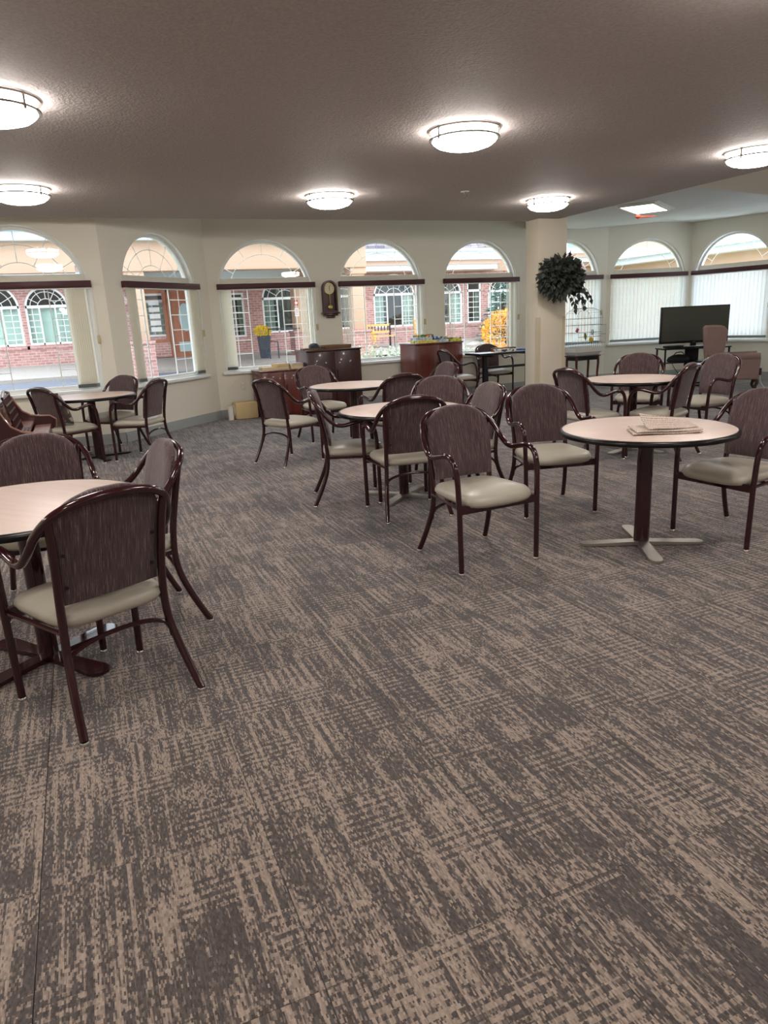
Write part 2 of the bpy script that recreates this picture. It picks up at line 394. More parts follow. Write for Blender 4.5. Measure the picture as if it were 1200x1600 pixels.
WIN = (RAD, SILL, ZS, True)
walls = {}
def wall(name, a, b, z1, centres):
    d = b - a; mb = wall_mesh(d.length, z1, [(c,) + WIN for c in centres])
    o = struct(mb.build(name, M['wall'], sharp=30)); o.location = (a.x, a.y, 0); o.rotation_euler = (0, 0, math.atan2(d.y, d.x)); walls[name] = (o, a, d); return o
wall('wall_left', c0, c12, HP, [c12.x - c0.x - 0.965])
wall('wall_angled', c12, c23, HP, [1.12])
bk = (c67 - c23).length
wall('wall_back', c23, c67, HP, [0.945, 2.995, 5.02, 7.04])
wall('wall_bay', c67, c78, 3.12, [0.88])
wall('wall_bay_side', c78, c89, HP, [0.87])
wall('wall_right', c89, c9, HP, [1.05, 3.2])
wall('wall_rear', c9, Vector((-4.0, -4.0)), HP, [])
wall('wall_far_left', Vector((-4.0, -4.0)), c0, HP, [])

# floor slab and its carpet tiles
fl = struct(MB().box(-4.2, 12.8, -4.2, 12.2, -0.2, -0.008).build('floor', M['under']))
T = 0.61; tiles = []
room_poly = [c0, c12, c23, c67, c78, c89, c9, Vector((-4, -4))]
def inside(x, y):
    n = len(room_poly); r = False
    for i in range(n):
        a, b = room_poly[i], room_poly[(i + 1) % n]
        if (a.y > y) != (b.y > y) and x < (b.x - a.x) * (y - a.y) / (b.y - a.y) + a.x: r = not r
    return r
tile_me = MB().box(-T / 2 + 0.0014, T / 2 - 0.0014, -T / 2 + 0.0006, T / 2 - 0.0006, -0.008, 0.0).mesh('carpet_tile', M['carpet'])
seen = []; rest = []
for i in range(-8, 22):
    for j in range(-7, 21):
        x = 0.307 + (i + 0.5) * T; y = (j + 0.5) * T
        if not any(inside(x + a, y + b) for a in (-0.29, 0.29) for b in (-0.29, 0.29)): continue
        if x < -4 + T / 2 or x > 12.6 or y < -4 + T / 2: continue
        d = _f.dot(Vector((x, y, -1.4475))); px = 1097.6 * _r.dot(Vector((x, y, -1.4475))) / max(d, 0.01)
        (seen if d > 0.4 and abs(px) < 600 + 500 / d + 40 and y > 0.2 else rest).append((d, x, y))
seen.sort()
for d, x, y in seen[:300]:
    t = link('carpet_tile', tile_me, fl); t.location = (x, y, 0)
mb = MB()
for d, x, y in seen[300:] + rest: mb.box(x - T / 2 + .0008, x + T / 2 - .0008, y - T / 2 + .0008, y + T / 2 - .0008, -0.008, 0.0)
tag(mb.build('carpet_tiles', M['carpet'], fl), kind='stuff')

# ceilings
def ngon(name, polys, mats, z_list=None):
    mb = MB()
    for poly, z0, z1 in polys: mb.prism(poly, z0, z1)
    return struct(mb.build(name, mats, sharp=20))
ngon('ceiling', [([(-4.1, -4.1), (6.8, -4.1), (6.8, 9.45), (-4.1, 9.45)], HS, HS + 0.5)], M['ceil'])
ngon('ceiling_perimeter', [([(-4.1, 9.45), (6.85, 9.45), (8.25, 12.3), (-4.1, 12.3)], HP, HP + 0.05)], M['ceil_hi'])
mb = MB()   # bay ceiling with a low ridge running to the bay window and a skylight opening
sy0 = 8.6; rid = Vector((10.95, 11.66))
for poly in ([(6.8, -4.1), (12.7, -4.1), (12.7, sy0), (6.8, sy0)], [(6.8, sy0), (9.6, sy0), (9.3, 12.3), (8.25, 12.3), (6.85, 9.45), (6.8, 9.45)]):
    mb.add([(x, y, HB) for x, y in poly], [tuple(range(len(poly)))])
R0, R1 = (9.6, sy0, HB), (rid.x + 0.1, rid.y + 0.3, HB + 0.11)
mb.add([R0, (9.3, 12.3, HB), R1], [(0, 1, 2)]); mb.add([(12.7, sy0, HB), R0, R1, (12.7, 12.2, HB)], [(0, 1, 2), (0, 2, 3)])
struct(mb.build('ceiling_bay', M['ceil_hi'], sharp=10))
struct(MB().prism([(6.85, 9.45), (6.91, 9.45), (8.31, 12.3), (8.25, 12.3)], HB - .01, HP + .05).build('trim_1', M['wall']))
struct(MB().prism([(6.8, -4.1), (12.6, -4.1), (12.6, 8.05), (6.8, 6.65)], HS + .005, HB + .1).build('ceiling_near', M['wall']))
# baseboards
def baseboard(name, a, b):
    d = b - a; mb = MB(); L = d.length
    mb.prism([(0.0, 0.0), (L, 0.0), (L, -0.022), (0.0, -0.022)], 0.0, 0.10); mb.prism([(0.0, 0.0), (L, 0.0), (L, -0.012), (0.0, -0.012)], 0.10, 0.135)
    o = struct(mb.build(name, M['base'])); o.location = (a.x, a.y, 0); o.rotation_euler = (0, 0, math.atan2(d.y, d.x))
baseboard('baseboard_left', c0, c12); baseboard('baseboard_angled', c12, c23); baseboard('baseboard_back', c23, c67); baseboard('baseboard_bay', c67, c78); baseboard('baseboard_bay_side', c78, c89); baseboard('baseboard_right', c89, c9)

# column with corner guards
colm = struct(link('wall_column', MB().box(6.45, 6.96, 9.18, 9.50, 0, HP, bev=0.006).mesh('wall_column', M['column'])))
for gx, gy, sgx in ((6.45, 9.18, 1), (6.96, 9.18, -1)):
    g = MB(); g.box(min(gx, gx + sgx * .055), max(gx, gx + sgx * .055), gy - .003, gy, 0.05, 1.36); g.box(gx - .003, gx + .003, gy, gy + .055, 0.05, 1.36)
    g.build('corner_guard', M['guard'], colm)

# ------------------------------------------------------------------ windows
def arc(r, a0, a1, n, cx=0.0, cz=ZS): return [(cx + r * math.cos(a0 + (a1 - a0) * i / n), cz + r * math.sin(a0 + (a1 - a0) * i / n)) for i in range(n + 1)]
def strip(mb, pts2, w, y0, y1, closed=False):
    """rectangular-section moulding following a 2-d (x, z) outline, growing to its left by w"""
    n = len(pts2); ins = []
    for i in range(n):
        a = Vector(pts2[i - 1]) if (closed or i) else None; b = Vector(pts2[i]); c = Vector(pts2[(i + 1) % n]) if (closed or i < n - 1) else None
        d1 = (b - a).normalized() if a is not None else (c - b).normalized(); d2 = (c - b).normalized() if c is not None else d1
        n1 = Vector((-d1.y, d1.x)); n2 = Vector((-d2.y, d2.x)); m = (n1 + n2).normalized(); ins.append(b + m * (w / max(0.3, m.dot(n1))))
    vs = []
    for p, q in zip(pts2, ins): vs += [(p[0], y0, p[1]), (q.x, y0, q.y), (q.x, y1, q.y), (p[0], y1, p[1])]
    fs = []
    for i in range(n if closed else n - 1):
        k = (i + 1) % n
        for e in range(4): fs.append((i * 4 + e, i * 4 + (e + 1) % 4, k * 4 + (e + 1) % 4, k * 4 + e))
    mb.add(vs, fs)
TZ0, TZ1 = 2.085, 2.185
def window_meshes(two_arcs, arch_pane=True):
    r = RAD; me = {}
    outline = [(-r, SILL), (r, SILL)] + arc(r, 0, PI, 32)[0:]
    mb = MB(); strip(mb, outline, 0.055, 0.10, 0.17, True); strip(mb, outline, 0.02, 0.02, 0.10, True)
    me['frame'] = mb.mesh('frame', M['white'], 30)
    me['transom'] = MB().box(-r, r, 0.085, 0.17, TZ0, TZ1, bev=0.006).mesh('transom', M['cream'])
    me['mullion'] = MB().box(-0.006, 0.006, 0.124, 0.142, SILL + 0.05, TZ0).mesh('mullion', M['white'])
    g = MB(); y = 0.135; br = 0.0055
    def bar(a, b): g.tube([(a[0], y, a[1]), (b[0], y, b[1])], br, 4)
    for rr in ((0.57, 0.36) if two_arcs else (0.57,)):
        a0 = math.asin(min(0.99, (TZ1 - ZS) / rr)); g.tube([(x, y, z) for x, z in arc(rr, a0, PI - a0, 20)], br, 4)
    for d in (30, 60, 90, 120, 150):
        a = math.radians(d); r0 = 0.36 if two_arcs else 0.57; bar((r0 * math.cos(a), ZS + r0 * math.sin(a)), ((r - .05) * math.cos(a), ZS + (r - .05) * math.sin(a)))
    me['arch_grille'] = g.mesh('arch_grille', M['white'])
    for k, (xa, xb) in enumerate(((-r + 0.05, -0.29), (0.29, r - 0.05))):
        g = MB(); xm = (xa + xb) / 2; bar((xm, SILL + .05), (xm, TZ0))
        for i in range(1, 6): z = SILL + .05 + (TZ0 - SILL - .05) * i / 6; bar((xa, z), (xb, z))
        me['side_grille%d' % k] = g.mesh('side_grille', M['white'])
    p = MB(); A = [(r - .05, ZS)] + arc(r - .05, 0, PI, 24); A = [(x, z) for x, z in arc(r - .05, math.asin((TZ1 - ZS) / (r - .05)), PI - math.asin((TZ1 - ZS) / (r - .05)), 24)]
    p.add([(x, 0.128, z) for x, z in A], [tuple(range(len(A)))]); me['pane0'] = p.mesh('pane', M['glass'])
    for k, (xa, xb) in enumerate(((-r + 0.05, -0.29), (-0.29, 0.29), (0.29, r - 0.05))):
        p = MB(); p.add([(xa, .128, SILL + .05), (xb, .128, SILL + .05), (xb, .128, TZ0), (xa, .128, TZ0)], [(0, 1, 2, 3)]); me['pane%d' % (k + 1)] = p.mesh('pane', M['glass'])
    s = MB(); s.box(-r - .06, r + .06, -0.07, 0.10, SILL - 0.045, SILL + .004, bev=0.012); me['sill'] = s.mesh('sill', M['white'])
    return me
WM = {True: window_meshes(True), False: window_meshes(False)}
win_n = 0; win_frames = []
def window(wname, centre, two):
    global win_n
    win_n += 1; o, a, d = walls[wname]; u = d.normalized(); p = a + u * centre
    e = struct(link('window_%d' % win_n, None)); e.location = (p.x, p.y, 0); e.rotation_euler = o.rotation_euler
    me = WM[two]
    for k in ('frame', 'transom', 'sill', 'arch_grille', 'side_grille0', 'side_grille1', 'pane0', 'pane1', 'pane2', 'pane3'): link(me[k].name.split('.')[0], me[k], e)
    for s in (-0.29, 0.29): link('mullion', me['mullion'], e).location.x = s
    win_frames.append((p, o.rotation_euler.z)); return e
window('wall_left', c12.x - c0.x - 0.965, True); window('wall_angled', 1.12, True)
for c in (0.945, 2.995, 5.02, 7.04): window('wall_back', c, False)
window('wall_bay', 0.88, False); window('wall_bay_side', 0.87, False); window('wall_right', 1.05, False); window('wall_right', 3.2, False)

# vertical blinds
ZV = 2.015
slat_open = MB(); slat_open.add([(-.043, 0, SILL + .03), (-.015, .006, SILL + .03), (.015, .006, SILL + .03), (.043, 0, SILL + .03), (-.043, 0, ZV), (-.015, .006, ZV), (.015, .006, ZV), (.043, 0, ZV)], [(0, 1, 5, 4), (1, 2, 6, 5), (2, 3, 7, 6)])
hz = SILL + 0.075
slat_open.add([(-.0435, -.0015, SILL + .028), (.0435, -.0015, SILL + .028), (.0435, -.0015, hz), (-.0435, -.0015, hz), (-.0435, .0085, SILL + .028), (.0435, .0085, SILL + .028), (.0435, .0085, hz), (-.0435, .0085, hz)], [(0, 1, 2, 3), (4, 5, 6, 7)], 1)
slat_stack_me = slat_open.mesh('slat', [M['slat'], M['hem']]); slat_closed_me = slat_open.mesh('slat', [M['slat_w'], M['hem']])
val_me = MB().box(-0.81, 0.81, -0.075, 0.0, 2.012, 2.095, bev=0.006).mesh('valance', M['valance'])
rail_me = MB().box(-0.79, 0.79, -0.05, -0.01, 1.998, 2.012).mesh('headrail', M['white'])
cord = MB(); cord.tube([(0.8, -.04, 2.0), (0.8, -.04, 1.05)], 0.004, 5); cord.tube([(0.812, -.035, 2.0), (0.812, -.035, 1.05)], 0.004, 5); cord_me = cord.mesh('cord', M['white'])
tens_me = MB().box(0.788, 0.822, -0.06, -0.02, 1.32, 1.42, bev=0.006).mesh('cord_weight', mat('beige_cord_weight', (196, 184, 148), 0.5))
blind_labels = ['cream vertical blind drawn aside under maroon valance, leftmost window by the piano', 'cream vertical blind drawn aside at the angled window facing the entrance doors', 'cream vertical blind drawn aside at the window left of the pendulum clock',
    'cream vertical blind drawn aside at the window right of the pendulum clock', 'cream vertical blind drawn aside at the window with the golden bush, left of the column', 'closed white vertical blind behind the birdcage', 'closed white vertical blind behind the left part of the television', 'closed white vertical blind behind the wing armchair', 'closed white vertical blind at the far right edge of the bay', None]
for i, (p, rz) in enumerate(win_frames):
    if blind_labels[i] is None: continue
    b = thing('vertical_blind', blind_labels[i], 'blind', (p.x, p.y, 0), rz, 'vertical blinds with maroon valances')
    link('valance', val_me, b); link('headrail', rail_me, b); link('cord', cord_me, b); link('cord_weight', tens_me, b)
    if i < 5:
        stacks = [(-0.75, 7), (0.77 - 0.028 * 8, 9)] if i else [(-0.75, 6), (0.77 - 0.03 * 9, 10)]
        for x0, n in stacks:
            for j in range(n):
                s = link('slat', slat_stack_me, b); s.location = (x0 + j * 0.024, -0.03, 0); s.rotation_euler.z = math.radians(62)
    else:
        for j in range(20):
            s = link('slat', slat_closed_me, b); s.location = (-0.745 + j * 0.0785, -0.03, 0); s.rotation_euler.z = math.radians(16)

# ------------------------------------------------------------------ ceiling lamps, sprinkler, skylight
lampm = MB(); RL = 0.235
lampm.lathe([(RL, HS), (RL, HS - 0.07), (RL * .97, HS - 0.085), (RL * .85, HS - 0.105), (RL * .6, HS - 0.123), (RL * .3, HS - 0.132), (0, HS - 0.135)], 40)
diff_me = lampm.mesh('diffuser', M['lamp'], 60)
def ring(z, r0=0.262, h=0.012, w=0.018):
    m = MB(); prof = [(r0 - w, z), (r0, z), (r0, z - h), (r0 - w, z - h), (r0 - w, z)]; m.lathe(prof, 40); m.f = [f for f in m.f if len(f) == 4]; m.mi = [0] * len(m.f); return m
ringA = ring(HS - 0.004).mesh('ring', M['nickel']); ringB = ring(HS - 0.06, 0.258).mesh('ring', M['nickel'])
pinm = MB().box(0.244, 0.254, -0.008, 0.008, HS - 0.085, HS).mesh('post', M['nickel'])
lamps = {(-0.24, 4.93): 'round flush ceiling lamp, largest, at the upper left edge of the photo', (-0.26, 7.67): 'round flush ceiling lamp above the left table and piano', (2.83, 4.96): 'round flush ceiling lamp nearest to the middle of the ceiling, above the centre table',
         (2.72, 7.67): 'round flush ceiling lamp over the far centre table, in line with the pendulum clock', (5.5, 7.64): 'round flush ceiling lamp just left above the column', (5.85, 5.03): 'round flush ceiling lamp at the right edge of the photo, beside the raised bay ceiling',
         (-0.24, 2.2): None, (2.83, 2.2): None, (5.85, 2.2): None, (-3.2, 4.9): None, (-3.2, 7.6): None, (-0.24, -0.6): None, (2.83, -0.6): None, (5.85, -0.6): None, (-3.2, 2.2): None, (9.4, 1.0): None}
for (x, y), lb in lamps.items():
    z = 0.0
    o = thing('ceiling_lamp', lb or 'round flush ceiling lamp outside the photo, %s, %s' % ('far row' if y > 7 else 'middle row' if y > 4 else 'row overhead' if y > 0.5 else 'row behind the camera', 'beyond the left edge' if x < -2 else 'left column' if x < 1 else 'middle column' if x < 4 else 'right column' if x < 7 else 'past the column'), 'lamp', (x, y, z), 0.4, 'flush ceiling lamps')
    link('diffuser', diff_me, o); link('ring', ringA, o); link('ring', ringB, o)
    for a in range(3): link('post', pinm, o).rotation_euler.z = a * 2 * PI / 3 + 0.9
sp = thing('fire_sprinkler', 'small pendent sprinkler head on the ceiling between two lamps', 'sprinkler', (4.15, 7.28, HS))
MB().lathe([(0.0, -0.008), (0.045, -0.006), (0.05, 0.0)], 16).build('escutcheon', M['white'], sp)
m = MB(); m.lathe([(0.012, -0.006), (0.012, -0.03)], 8); m.tube([(0.02, 0, -.03), (.022, 0, -.05), (0, 0, -.07)], 0.004, 5); m.tube([(-0.02, 0, -.03), (-.022, 0, -.05), (0, 0, -.07)], 0.004, 5); m.build('sprinkler_body', M['nickel'], sp)
MB().lathe([(0.0, -0.074), (0.022, -0.072), (0.022, -0.068), (0, -0.068)], 12).build('deflector', M['nickel'], sp)
ska = math.atan2(-.42, .28)
sk = thing('ceiling_light_box', 'bright rectangular ceiling light box on the raised bay ceiling', 'lamp', (8.92, 9.56, HB), ska)
# local: x across (0.5), -y towards the room (1.0)
m = MB(); strip(m, [(-.27, -1.02), (.27, -1.02), (.27, .02), (-.27, .02)], .03, -.035, 0.0, True); m.v = [(x, z, y) for x, y, z in m.v]; m.build('light_frame', M['white'], sk)
MB().box(-.245, .245, -.995, -.005, -.033, -.014).build('diffuser_panel', M['skyl'], sk)
MB().box(-.33, .33, -1.08, .08, -.012, 0.0).build('trim_frame', M['white'], sk)
m = MB(); ox, oy = 8.76, 9.70; oz = HB - .09
m.lathe([(0, oz - .03), (.02, oz - .015), (.032, oz + .005), (.022, oz + .03), (0, oz + .04)], 10, (ox, oy), sx=1.8); m.tube([(ox + .04, oy - .03, oz), (ox + .12, oy - .12, oz - .005), (ox + .18, oy - .2, oz - .005)], [.016, .01, .004], 6); m.tube([(ox, oy, oz + .03), (ox, oy, HB - .05)], .003, 4)
tag(m.build('hanging_ornament', M['red']), 'small red bird ornament hanging in the ceiling light box', 'ornament')

# ------------------------------------------------------------------ chairs
TOPY = 0.515
def make_chair():
    root = thing('armchair', 'x', 'chair')
    half = [(.270, .004, .40), (.274, .012, .55), (.277, .032, .635), (.279, .075, .675), (.280, .13, .682), (.281, .20, .668), (.281, .27, .655), (.279, .33, .668), (.272, .385, .715), (.258, .43, .775), (.225, .477, .834), (.165, .507, .872), (.085, TOPY + .003, .890), (0, TOPY + .007, .896)]
    path = half + [(-x, y, z) for x, y, z in half[-2::-1]]
    MB().tube(catmull(path, 5), 0.0165, 10).build('arm_hoop', M['frame'], root)
    fl_me = MB().tube([(.265, 0, .012), (.2675, .002, .2), (.270, .004, .41)], 0.016, 10).mesh('leg', M['frame'])
    rl_me = MB().tube(catmull([(.250, .530, .012), (.243, .505, .06), (.228, .455, .17), (.214, .417, .28), (.207, .405, .38), (.206, .412, .50), (.208, .432, .62), (.213, .455, .74), (.223, .474, .836)], 4), 0.0165, 10).mesh('leg', M['frame'])
    gl_me = MB().lathe([(0.014, 0.0), (0.0192, 0.002), (0.0192, 0.011), (0.0165, 0.015)], 14).mesh('glide', M['glide'])
    for s in (1, -1):
        a = link('leg', fl_me, root); b = link('leg', rl_me, root); a.scale.x = b.scale.x = s
        link('glide', gl_me, a).location = (.265, 0, 0); link('glide', gl_me, b).location = (.250, .530, 0)
    # seat: rounded cushion built from rings
    mb = MB(); N = 36; rings = []
    def outline(t, grow):
        # trapezoid-like super-ellipse, front wider
        c, s_ = math.cos(t), math.sin(t); p = 0.42
        x = math.copysign(abs(c) ** p, c); y = math.copysign(abs(s_) ** p, s_)
        hw = 0.236 - 0.028 * (y + 1) / 2
        return (x * (hw + grow), 0.200 + y * (0.222 + grow) - 0.018 * (1 - x * x) * (1 if y < 0 else 0))
    prof = [(-.235, .398), (-.02, .398), (0.006, .405), (0.016, .424), (0.012, .444), (-.004, .459), (-.029, .468), (-.08, .477), (-.14, .481), (-.2, .482)]
    for g, z in prof:
        R_ = []
        for i in range(N):
            x, y = outline(2 * PI * i / N, 0.0 if g < -.03 else g)
            if g < -.03:
                k = 1 + g / 0.236; x *= max(k, .01); y = 0.2 + (y - .2) * max(k, .01)
            R_.append((x, y, z + (0.012 * (y - .2) / .2 if False else 0.0) - 0.008 * max(0, (0.05 - y)) / .05))
        rings.append(R_)
    vs = [p for r in rings for p in r]; fs = [(i * N + j, i * N + (j + 1) % N, (i + 1) * N + (j + 1) % N, (i + 1) * N + j) for i in range(len(rings) - 1) for j in range(N)]
    fs += [tuple(range(N)), tuple((len(rings) - 1) * N + j for j in range(N))]
    mb.add(vs, fs); mb.build('seat', M['vinyl'], root, 60)
    m = MB(); m.prism([(-.262, -.008), (.262, -.008), (.262, .016), (-.262, .016)], .362, .408); m.build('front_rail', M['frame'], root)
    for s in (1, -1):
        MB().tube([(.262 * s, .01, .392), (.212 * s, .405, .392)], 0.011, 6).build('side_rail', M['frame'], root)
    MB().tube(catmull([(-.210, .424, .235), (-.207, .414, .275), (-.18, .409, .305), (-.10, .408, .328), (0, .408, .335), (.10, .408, .328), (.18, .409, .305), (.207, .414, .275), (.210, .424, .235)], 4), 0.0095, 8).build('stretcher', M['frame'], root)
    # upholstered back panel
    nu, nv = 18, 22; z0, zsh, zt = .487, .69, .918
    def backy(z): return .404 + (max(z - .5, 0) / .39) ** 1.15 * (TOPY - .425)
    def P(u, v, side):
        z = z0 + (zt - z0) * (1 - (1 - v) ** 1.5)
        w = .198 + .018 * min(1, (z - z0) / .2) if z < zsh else .216 * max(0.0, 1 - ((z - zsh) / (zt - zsh + .002)) ** 3.9) ** .5
        x = u * w; e = 1 - max(abs(u) ** 6, (2 * abs(v - .5)) ** 10)
        th = .010 + .020 * max(0, e)
        y = backy(z) - .022 * (1 - (x / .21) ** 2) * 0 + .018 * (1 - (x / .22) ** 2) - .026
        return (x, y + (-th if side == 0 else th * .55), z)
    mb = MB()
    for side in (0, 1):
        vs = [P(-1 + 2 * i / nu, j / nv, side) for j in range(nv + 1) for i in range(nu + 1)]
        mb.add(vs, [(j * (nu + 1) + i, j * (nu + 1) + i + 1, (j + 1) * (nu + 1) + i + 1, (j + 1) * (nu + 1) + i) for j in range(nv) for i in range(nu)])
    K = (nu + 1) * (nv + 1); bd = [i for i in range(nu + 1)] + [(j + 1) * (nu + 1) - 1 for j in range(1, nv + 1)] + [nv * (nu + 1) + i for i in range(nu - 1, -1, -1)] + [j * (nu + 1) for j in range(nv - 1, 0, -1)]
    for i in range(len(bd)):
        a, b = bd[i], bd[(i + 1) % len(bd)]; mb.f.append((a, b, b + K, a + K)); mb.mi.append(0)
    back = mb.build('backrest', M['fabric'], root, 60)
    sc = MB().lathe([(0, .0), (.007, .0), (.007, .003), (0, .004)], 8).mesh('screw', M['black'])
    for x, z in ((-.17, .56), (.17, .56), (-.175, .69), (.175, .69)):
        o = link('screw', sc, back); o.location = (x, backy(z) + .018 * (1 - (x / .22) ** 2) - .026 + .0165, z); o.rotation_euler = (-PI / 2, 0, 0)
    return root
chair0 = make_chair()
PL, ST = 'plum fabric armchair with burgundy frame, ', 'armchairs around the round tables'
chairs = [
    (2.118, 3.368, .049, 'plum striped armchair alone in the foreground middle, facing the camera'),
    (-.173, 3.112, -2.715, 'plum armchair nearest the camera at lower left, seen from behind'),
    (3.491, 3.115, -1.47, 'plum armchair cut off by the right edge, right of the newspaper table'),
    (3.079, 4.067, -.228, 'plum armchair on the left side of the newspaper table'),
    (2.18, 5.385, 1.26, 'plum armchair in side view left of the centre table, facing right'),
    (2.226, 5.048, 3.014, 'plum armchair seen from behind at the near side of the centre table'),
    (2.56, 4.98, -1.6, 'plum armchair at right of the centre table, turned left, partly behind the foreground armchair'),
    (2.83, 5.5, -.52, 'plum armchair on the far side of the centre table, only its back showing'),
    (2.195, 7.469, 1.995, 'plum armchair seen from behind, left of the far centre table'),
    (2.80, 8.34, .10, 'plum armchair in front of the mahogany cabinets, facing the camera'),
    (2.94, 7.02, -3.04, 'plum armchair seen from behind at the near right of the far centre table'),
    (3.62, 7.65, -1.5, 'plum armchair turned left at the right of the far centre table, small and half hidden'),
    (.397, 8.825, -2.183, 'plum armchair seen from behind, right of the table by the leftmost window'),
    (.14, 9.38, -.843, 'plum armchair in the window corner, facing out behind the left table'),
    (-.04, 8.80, 2.2, 'plum armchair with a patterned cushion, beside the piano'),
    (4.80, 5.64, 1.585, 'plum armchair seen from behind, just right of the column base'),
    (5.12, 5.53, -2.72, 'plum armchair seen from behind, at the near right of the far right table'),
    (5.84, 6.36, -.77, 'plum armchair on the far side of the far right table, facing the camera'),
    (5.97, 5.74, -1.57, 'plum armchair at the right of the far right table, in front of the wing armchair'),
    (-.27, 3.94, .05, 'plum armchair behind the near left table, facing the camera'),
    (-.135, 3.58, -1.39, 'plum armchair right of the near left table, turned left'),
    (6.12, 10.68, 1.57, 'plum armchair with pale shiny seat beside the far mahogany cabinet, facing right'),
    (7.02, 11.12, 0.0, 'plum armchair behind the black-legged game table under the window'),
]
for i, (x, y, a, lb) in enumerate(chairs):
    c = chair0 if i == 0 else copy_tree(chair0)
    c.location = (x, y, 0); c.rotation_euler = (0, 0, a); tag(c, lb, 'chair', ST)

# ------------------------------------------------------------------ round tables
def round_table(x, y, rz, label, base_mat, r=0.51, paddle=False):
    t = thing('round_table', label, 'table', (x, y, 0), rz, 'round pedestal tables')
    MB().lathe([(0, .712), (r - .012, .712), (r - .012, .7385), (r - .016, .740), (0, .740)], 72).build('table_top', M['laminate'], t)
    m = MB(); m.lathe([(r - .012, .706), (r + .002, .709), (r + .006, .722), (r + .002, .735), (r - .008, .7405), (r - .013, .7405)], 72); m.f = [f for f in m.f if len(f) == 4]; m.mi = [0] * len(m.f); m.build('edge_band', M['edge'], t, 60)
    MB().lathe([(0, .690), (.16, .690), (.16, .706), (0, .706)], 24).build('mounting_plate', M['black'], t)
    MB().lathe([(.047, .02), (.047, .69)], 28, sy=.85).build('pedestal', M['frame'], t)
    f = MB(); n = 7; L = .375; w0, w1 = (.036, .040) if not paddle else (.034, .052)
    prof = [(0.0, w0), (.12, w0), (L - .05, w1), (L - .02, w1 * .85), (L, w1 * .35)]
    poly = [(a, -b) for a, b in prof] + [(a, b) for a, b in prof[::-1]]
    zz = lambda a: .030 - .012 * a / L
    vs = [(a, b, 0.004) for a, b in poly] + [(a, b, zz(a)) for a, b in poly]; k = len(poly)
    f.add(vs, [tuple(range(k))[::-1], tuple(range(k, 2 * k))] + [(i, (i + 1) % k, k + (i + 1) % k, k + i) for i in range(k)])
    f.lathe([(.014, 0), (.016, .004)], 8, (L - .04, 0))
    fm = f.mesh('foot', base_mat)
    for a in range(4): link('foot', fm, t).rotation_euler.z = a * PI / 2
    return t
round_table(3.10, 3.275, math.radians(-28), 'round beige table at right with a folded newspaper, on a steel cross base', M['steel'])
round_table(5.22, 5.735, math.radians(15), 'round beige table far right, between the column and the television', M['steel'])
round_table(2.36, 5.24, math.radians(40), 'round beige table in the centre, ringed by four plum armchairs', M['steel'])
round_table(2.86, 7.66, math.radians(20), 'round beige table in front of the mahogany cabinets', M['steel'])
round_table(0.07, 9.07, math.radians(15), 'round table by the leftmost window, lit by daylight', M['black'])
round_table(-.32, 3.37, math.radians(-52), 'round beige table at near left, cut by the photo edge, on a burgundy base', M['frame'], paddle=True)

# folded newspaper
npz = thing('newspaper', 'folded newspaper lying on the round table at right', 'newspaper', (3.05, 3.11, .741), math.radians(-24))
def sheet(name, pts, z, th, lift):
    m = MB(); nx, ny = 8, 4; a, b, c, d = [Vector(p) for p in pts]; vs = []
    for s_ in (0, 1):
        for j in range(ny + 1):
            for i in range(nx + 1):
                u, v = i / nx, j / ny; p = (a * (1 - u) + b * u) * (1 - v) + (d * (1 - u) + c * u) * v
                vs.append((p.x, p.y, z + s_ * th + lift * (v ** 2) * (1 - u * .75) + .003 * math.sin(u * 7 + v * 4)))
    k = (nx + 1) * (ny + 1); fs = []
    for s_ in (0, 1): fs += [(s_ * k + j * (nx + 1) + i, s_ * k + j * (nx + 1) + i + 1, s_ * k + (j + 1) * (nx + 1) + i + 1, s_ * k + (j + 1) * (nx + 1) + i) for j in range(ny) for i in range(nx)]
    bd = [i for i in range(nx + 1)] + [j * (nx + 1) + nx for j in range(1, ny + 1)] + [ny * (nx + 1) + i for i in range(nx - 1, -1, -1)] + [j * (nx + 1) for j in range(ny - 1, 0, -1)]
    fs += [(bd[i], bd[(i + 1) % len(bd)], bd[(i + 1) % len(bd)] + k, bd[i] + k) for i in range(len(bd))]
    m.add(vs, fs); return m.build(name, M['news'], npz, 60)
sheet('page', [(-.19, -.10), (.20, -.10), (.19, .11), (-.16, .12)], .004, .006, .0)
sheet('page', [(-.17, -.09), (.21, -.08), (.20, .12), (-.15, .13)], .014, .005, .006)
sheet('page', [(-.09, -.06), (.20, -.03), (.19, .07), (-.10, .09)], .024, .004, .075)

# cushion on the chair beside the piano
cu = thing('cushion', 'grey brown cushion with pale leaf print on the armchair by the piano', 'cushion', (-.27, 8.63, .482), 2.2)
m = MB(); n = 12; S = .19
vs = []
for s_ in (1, -1):
    for j in range(n + 1):
        for i in range(n + 1):
            u, v = -1 + 2 * i / n, -1 + 2 * j / n; h = .065 * ((1 - u ** 4) * (1 - v ** 4)) ** .6
            k = 1 - .06 * (1 - abs(u * v)) * (abs(u) ** 4 + abs(v) ** 4) / 1.5
            vs.append((u * S * k, s_ * h, v * S * k))
fs = [(q + j * (n + 1) + i, q + j * (n + 1) + i + 1, q + (j + 1) * (n + 1) + i + 1, q + (j + 1) * (n + 1) + i) for q in (0, (n + 1) ** 2) for j in range(n) for i in range(n)]
m.add(vs, fs, 0, Matrix.Translation((0, .045, .185)) @ Matrix.Rotation(math.radians(-22), 4, 'X')); m.build('cushion_cover', M['cushion'], cu, 60)

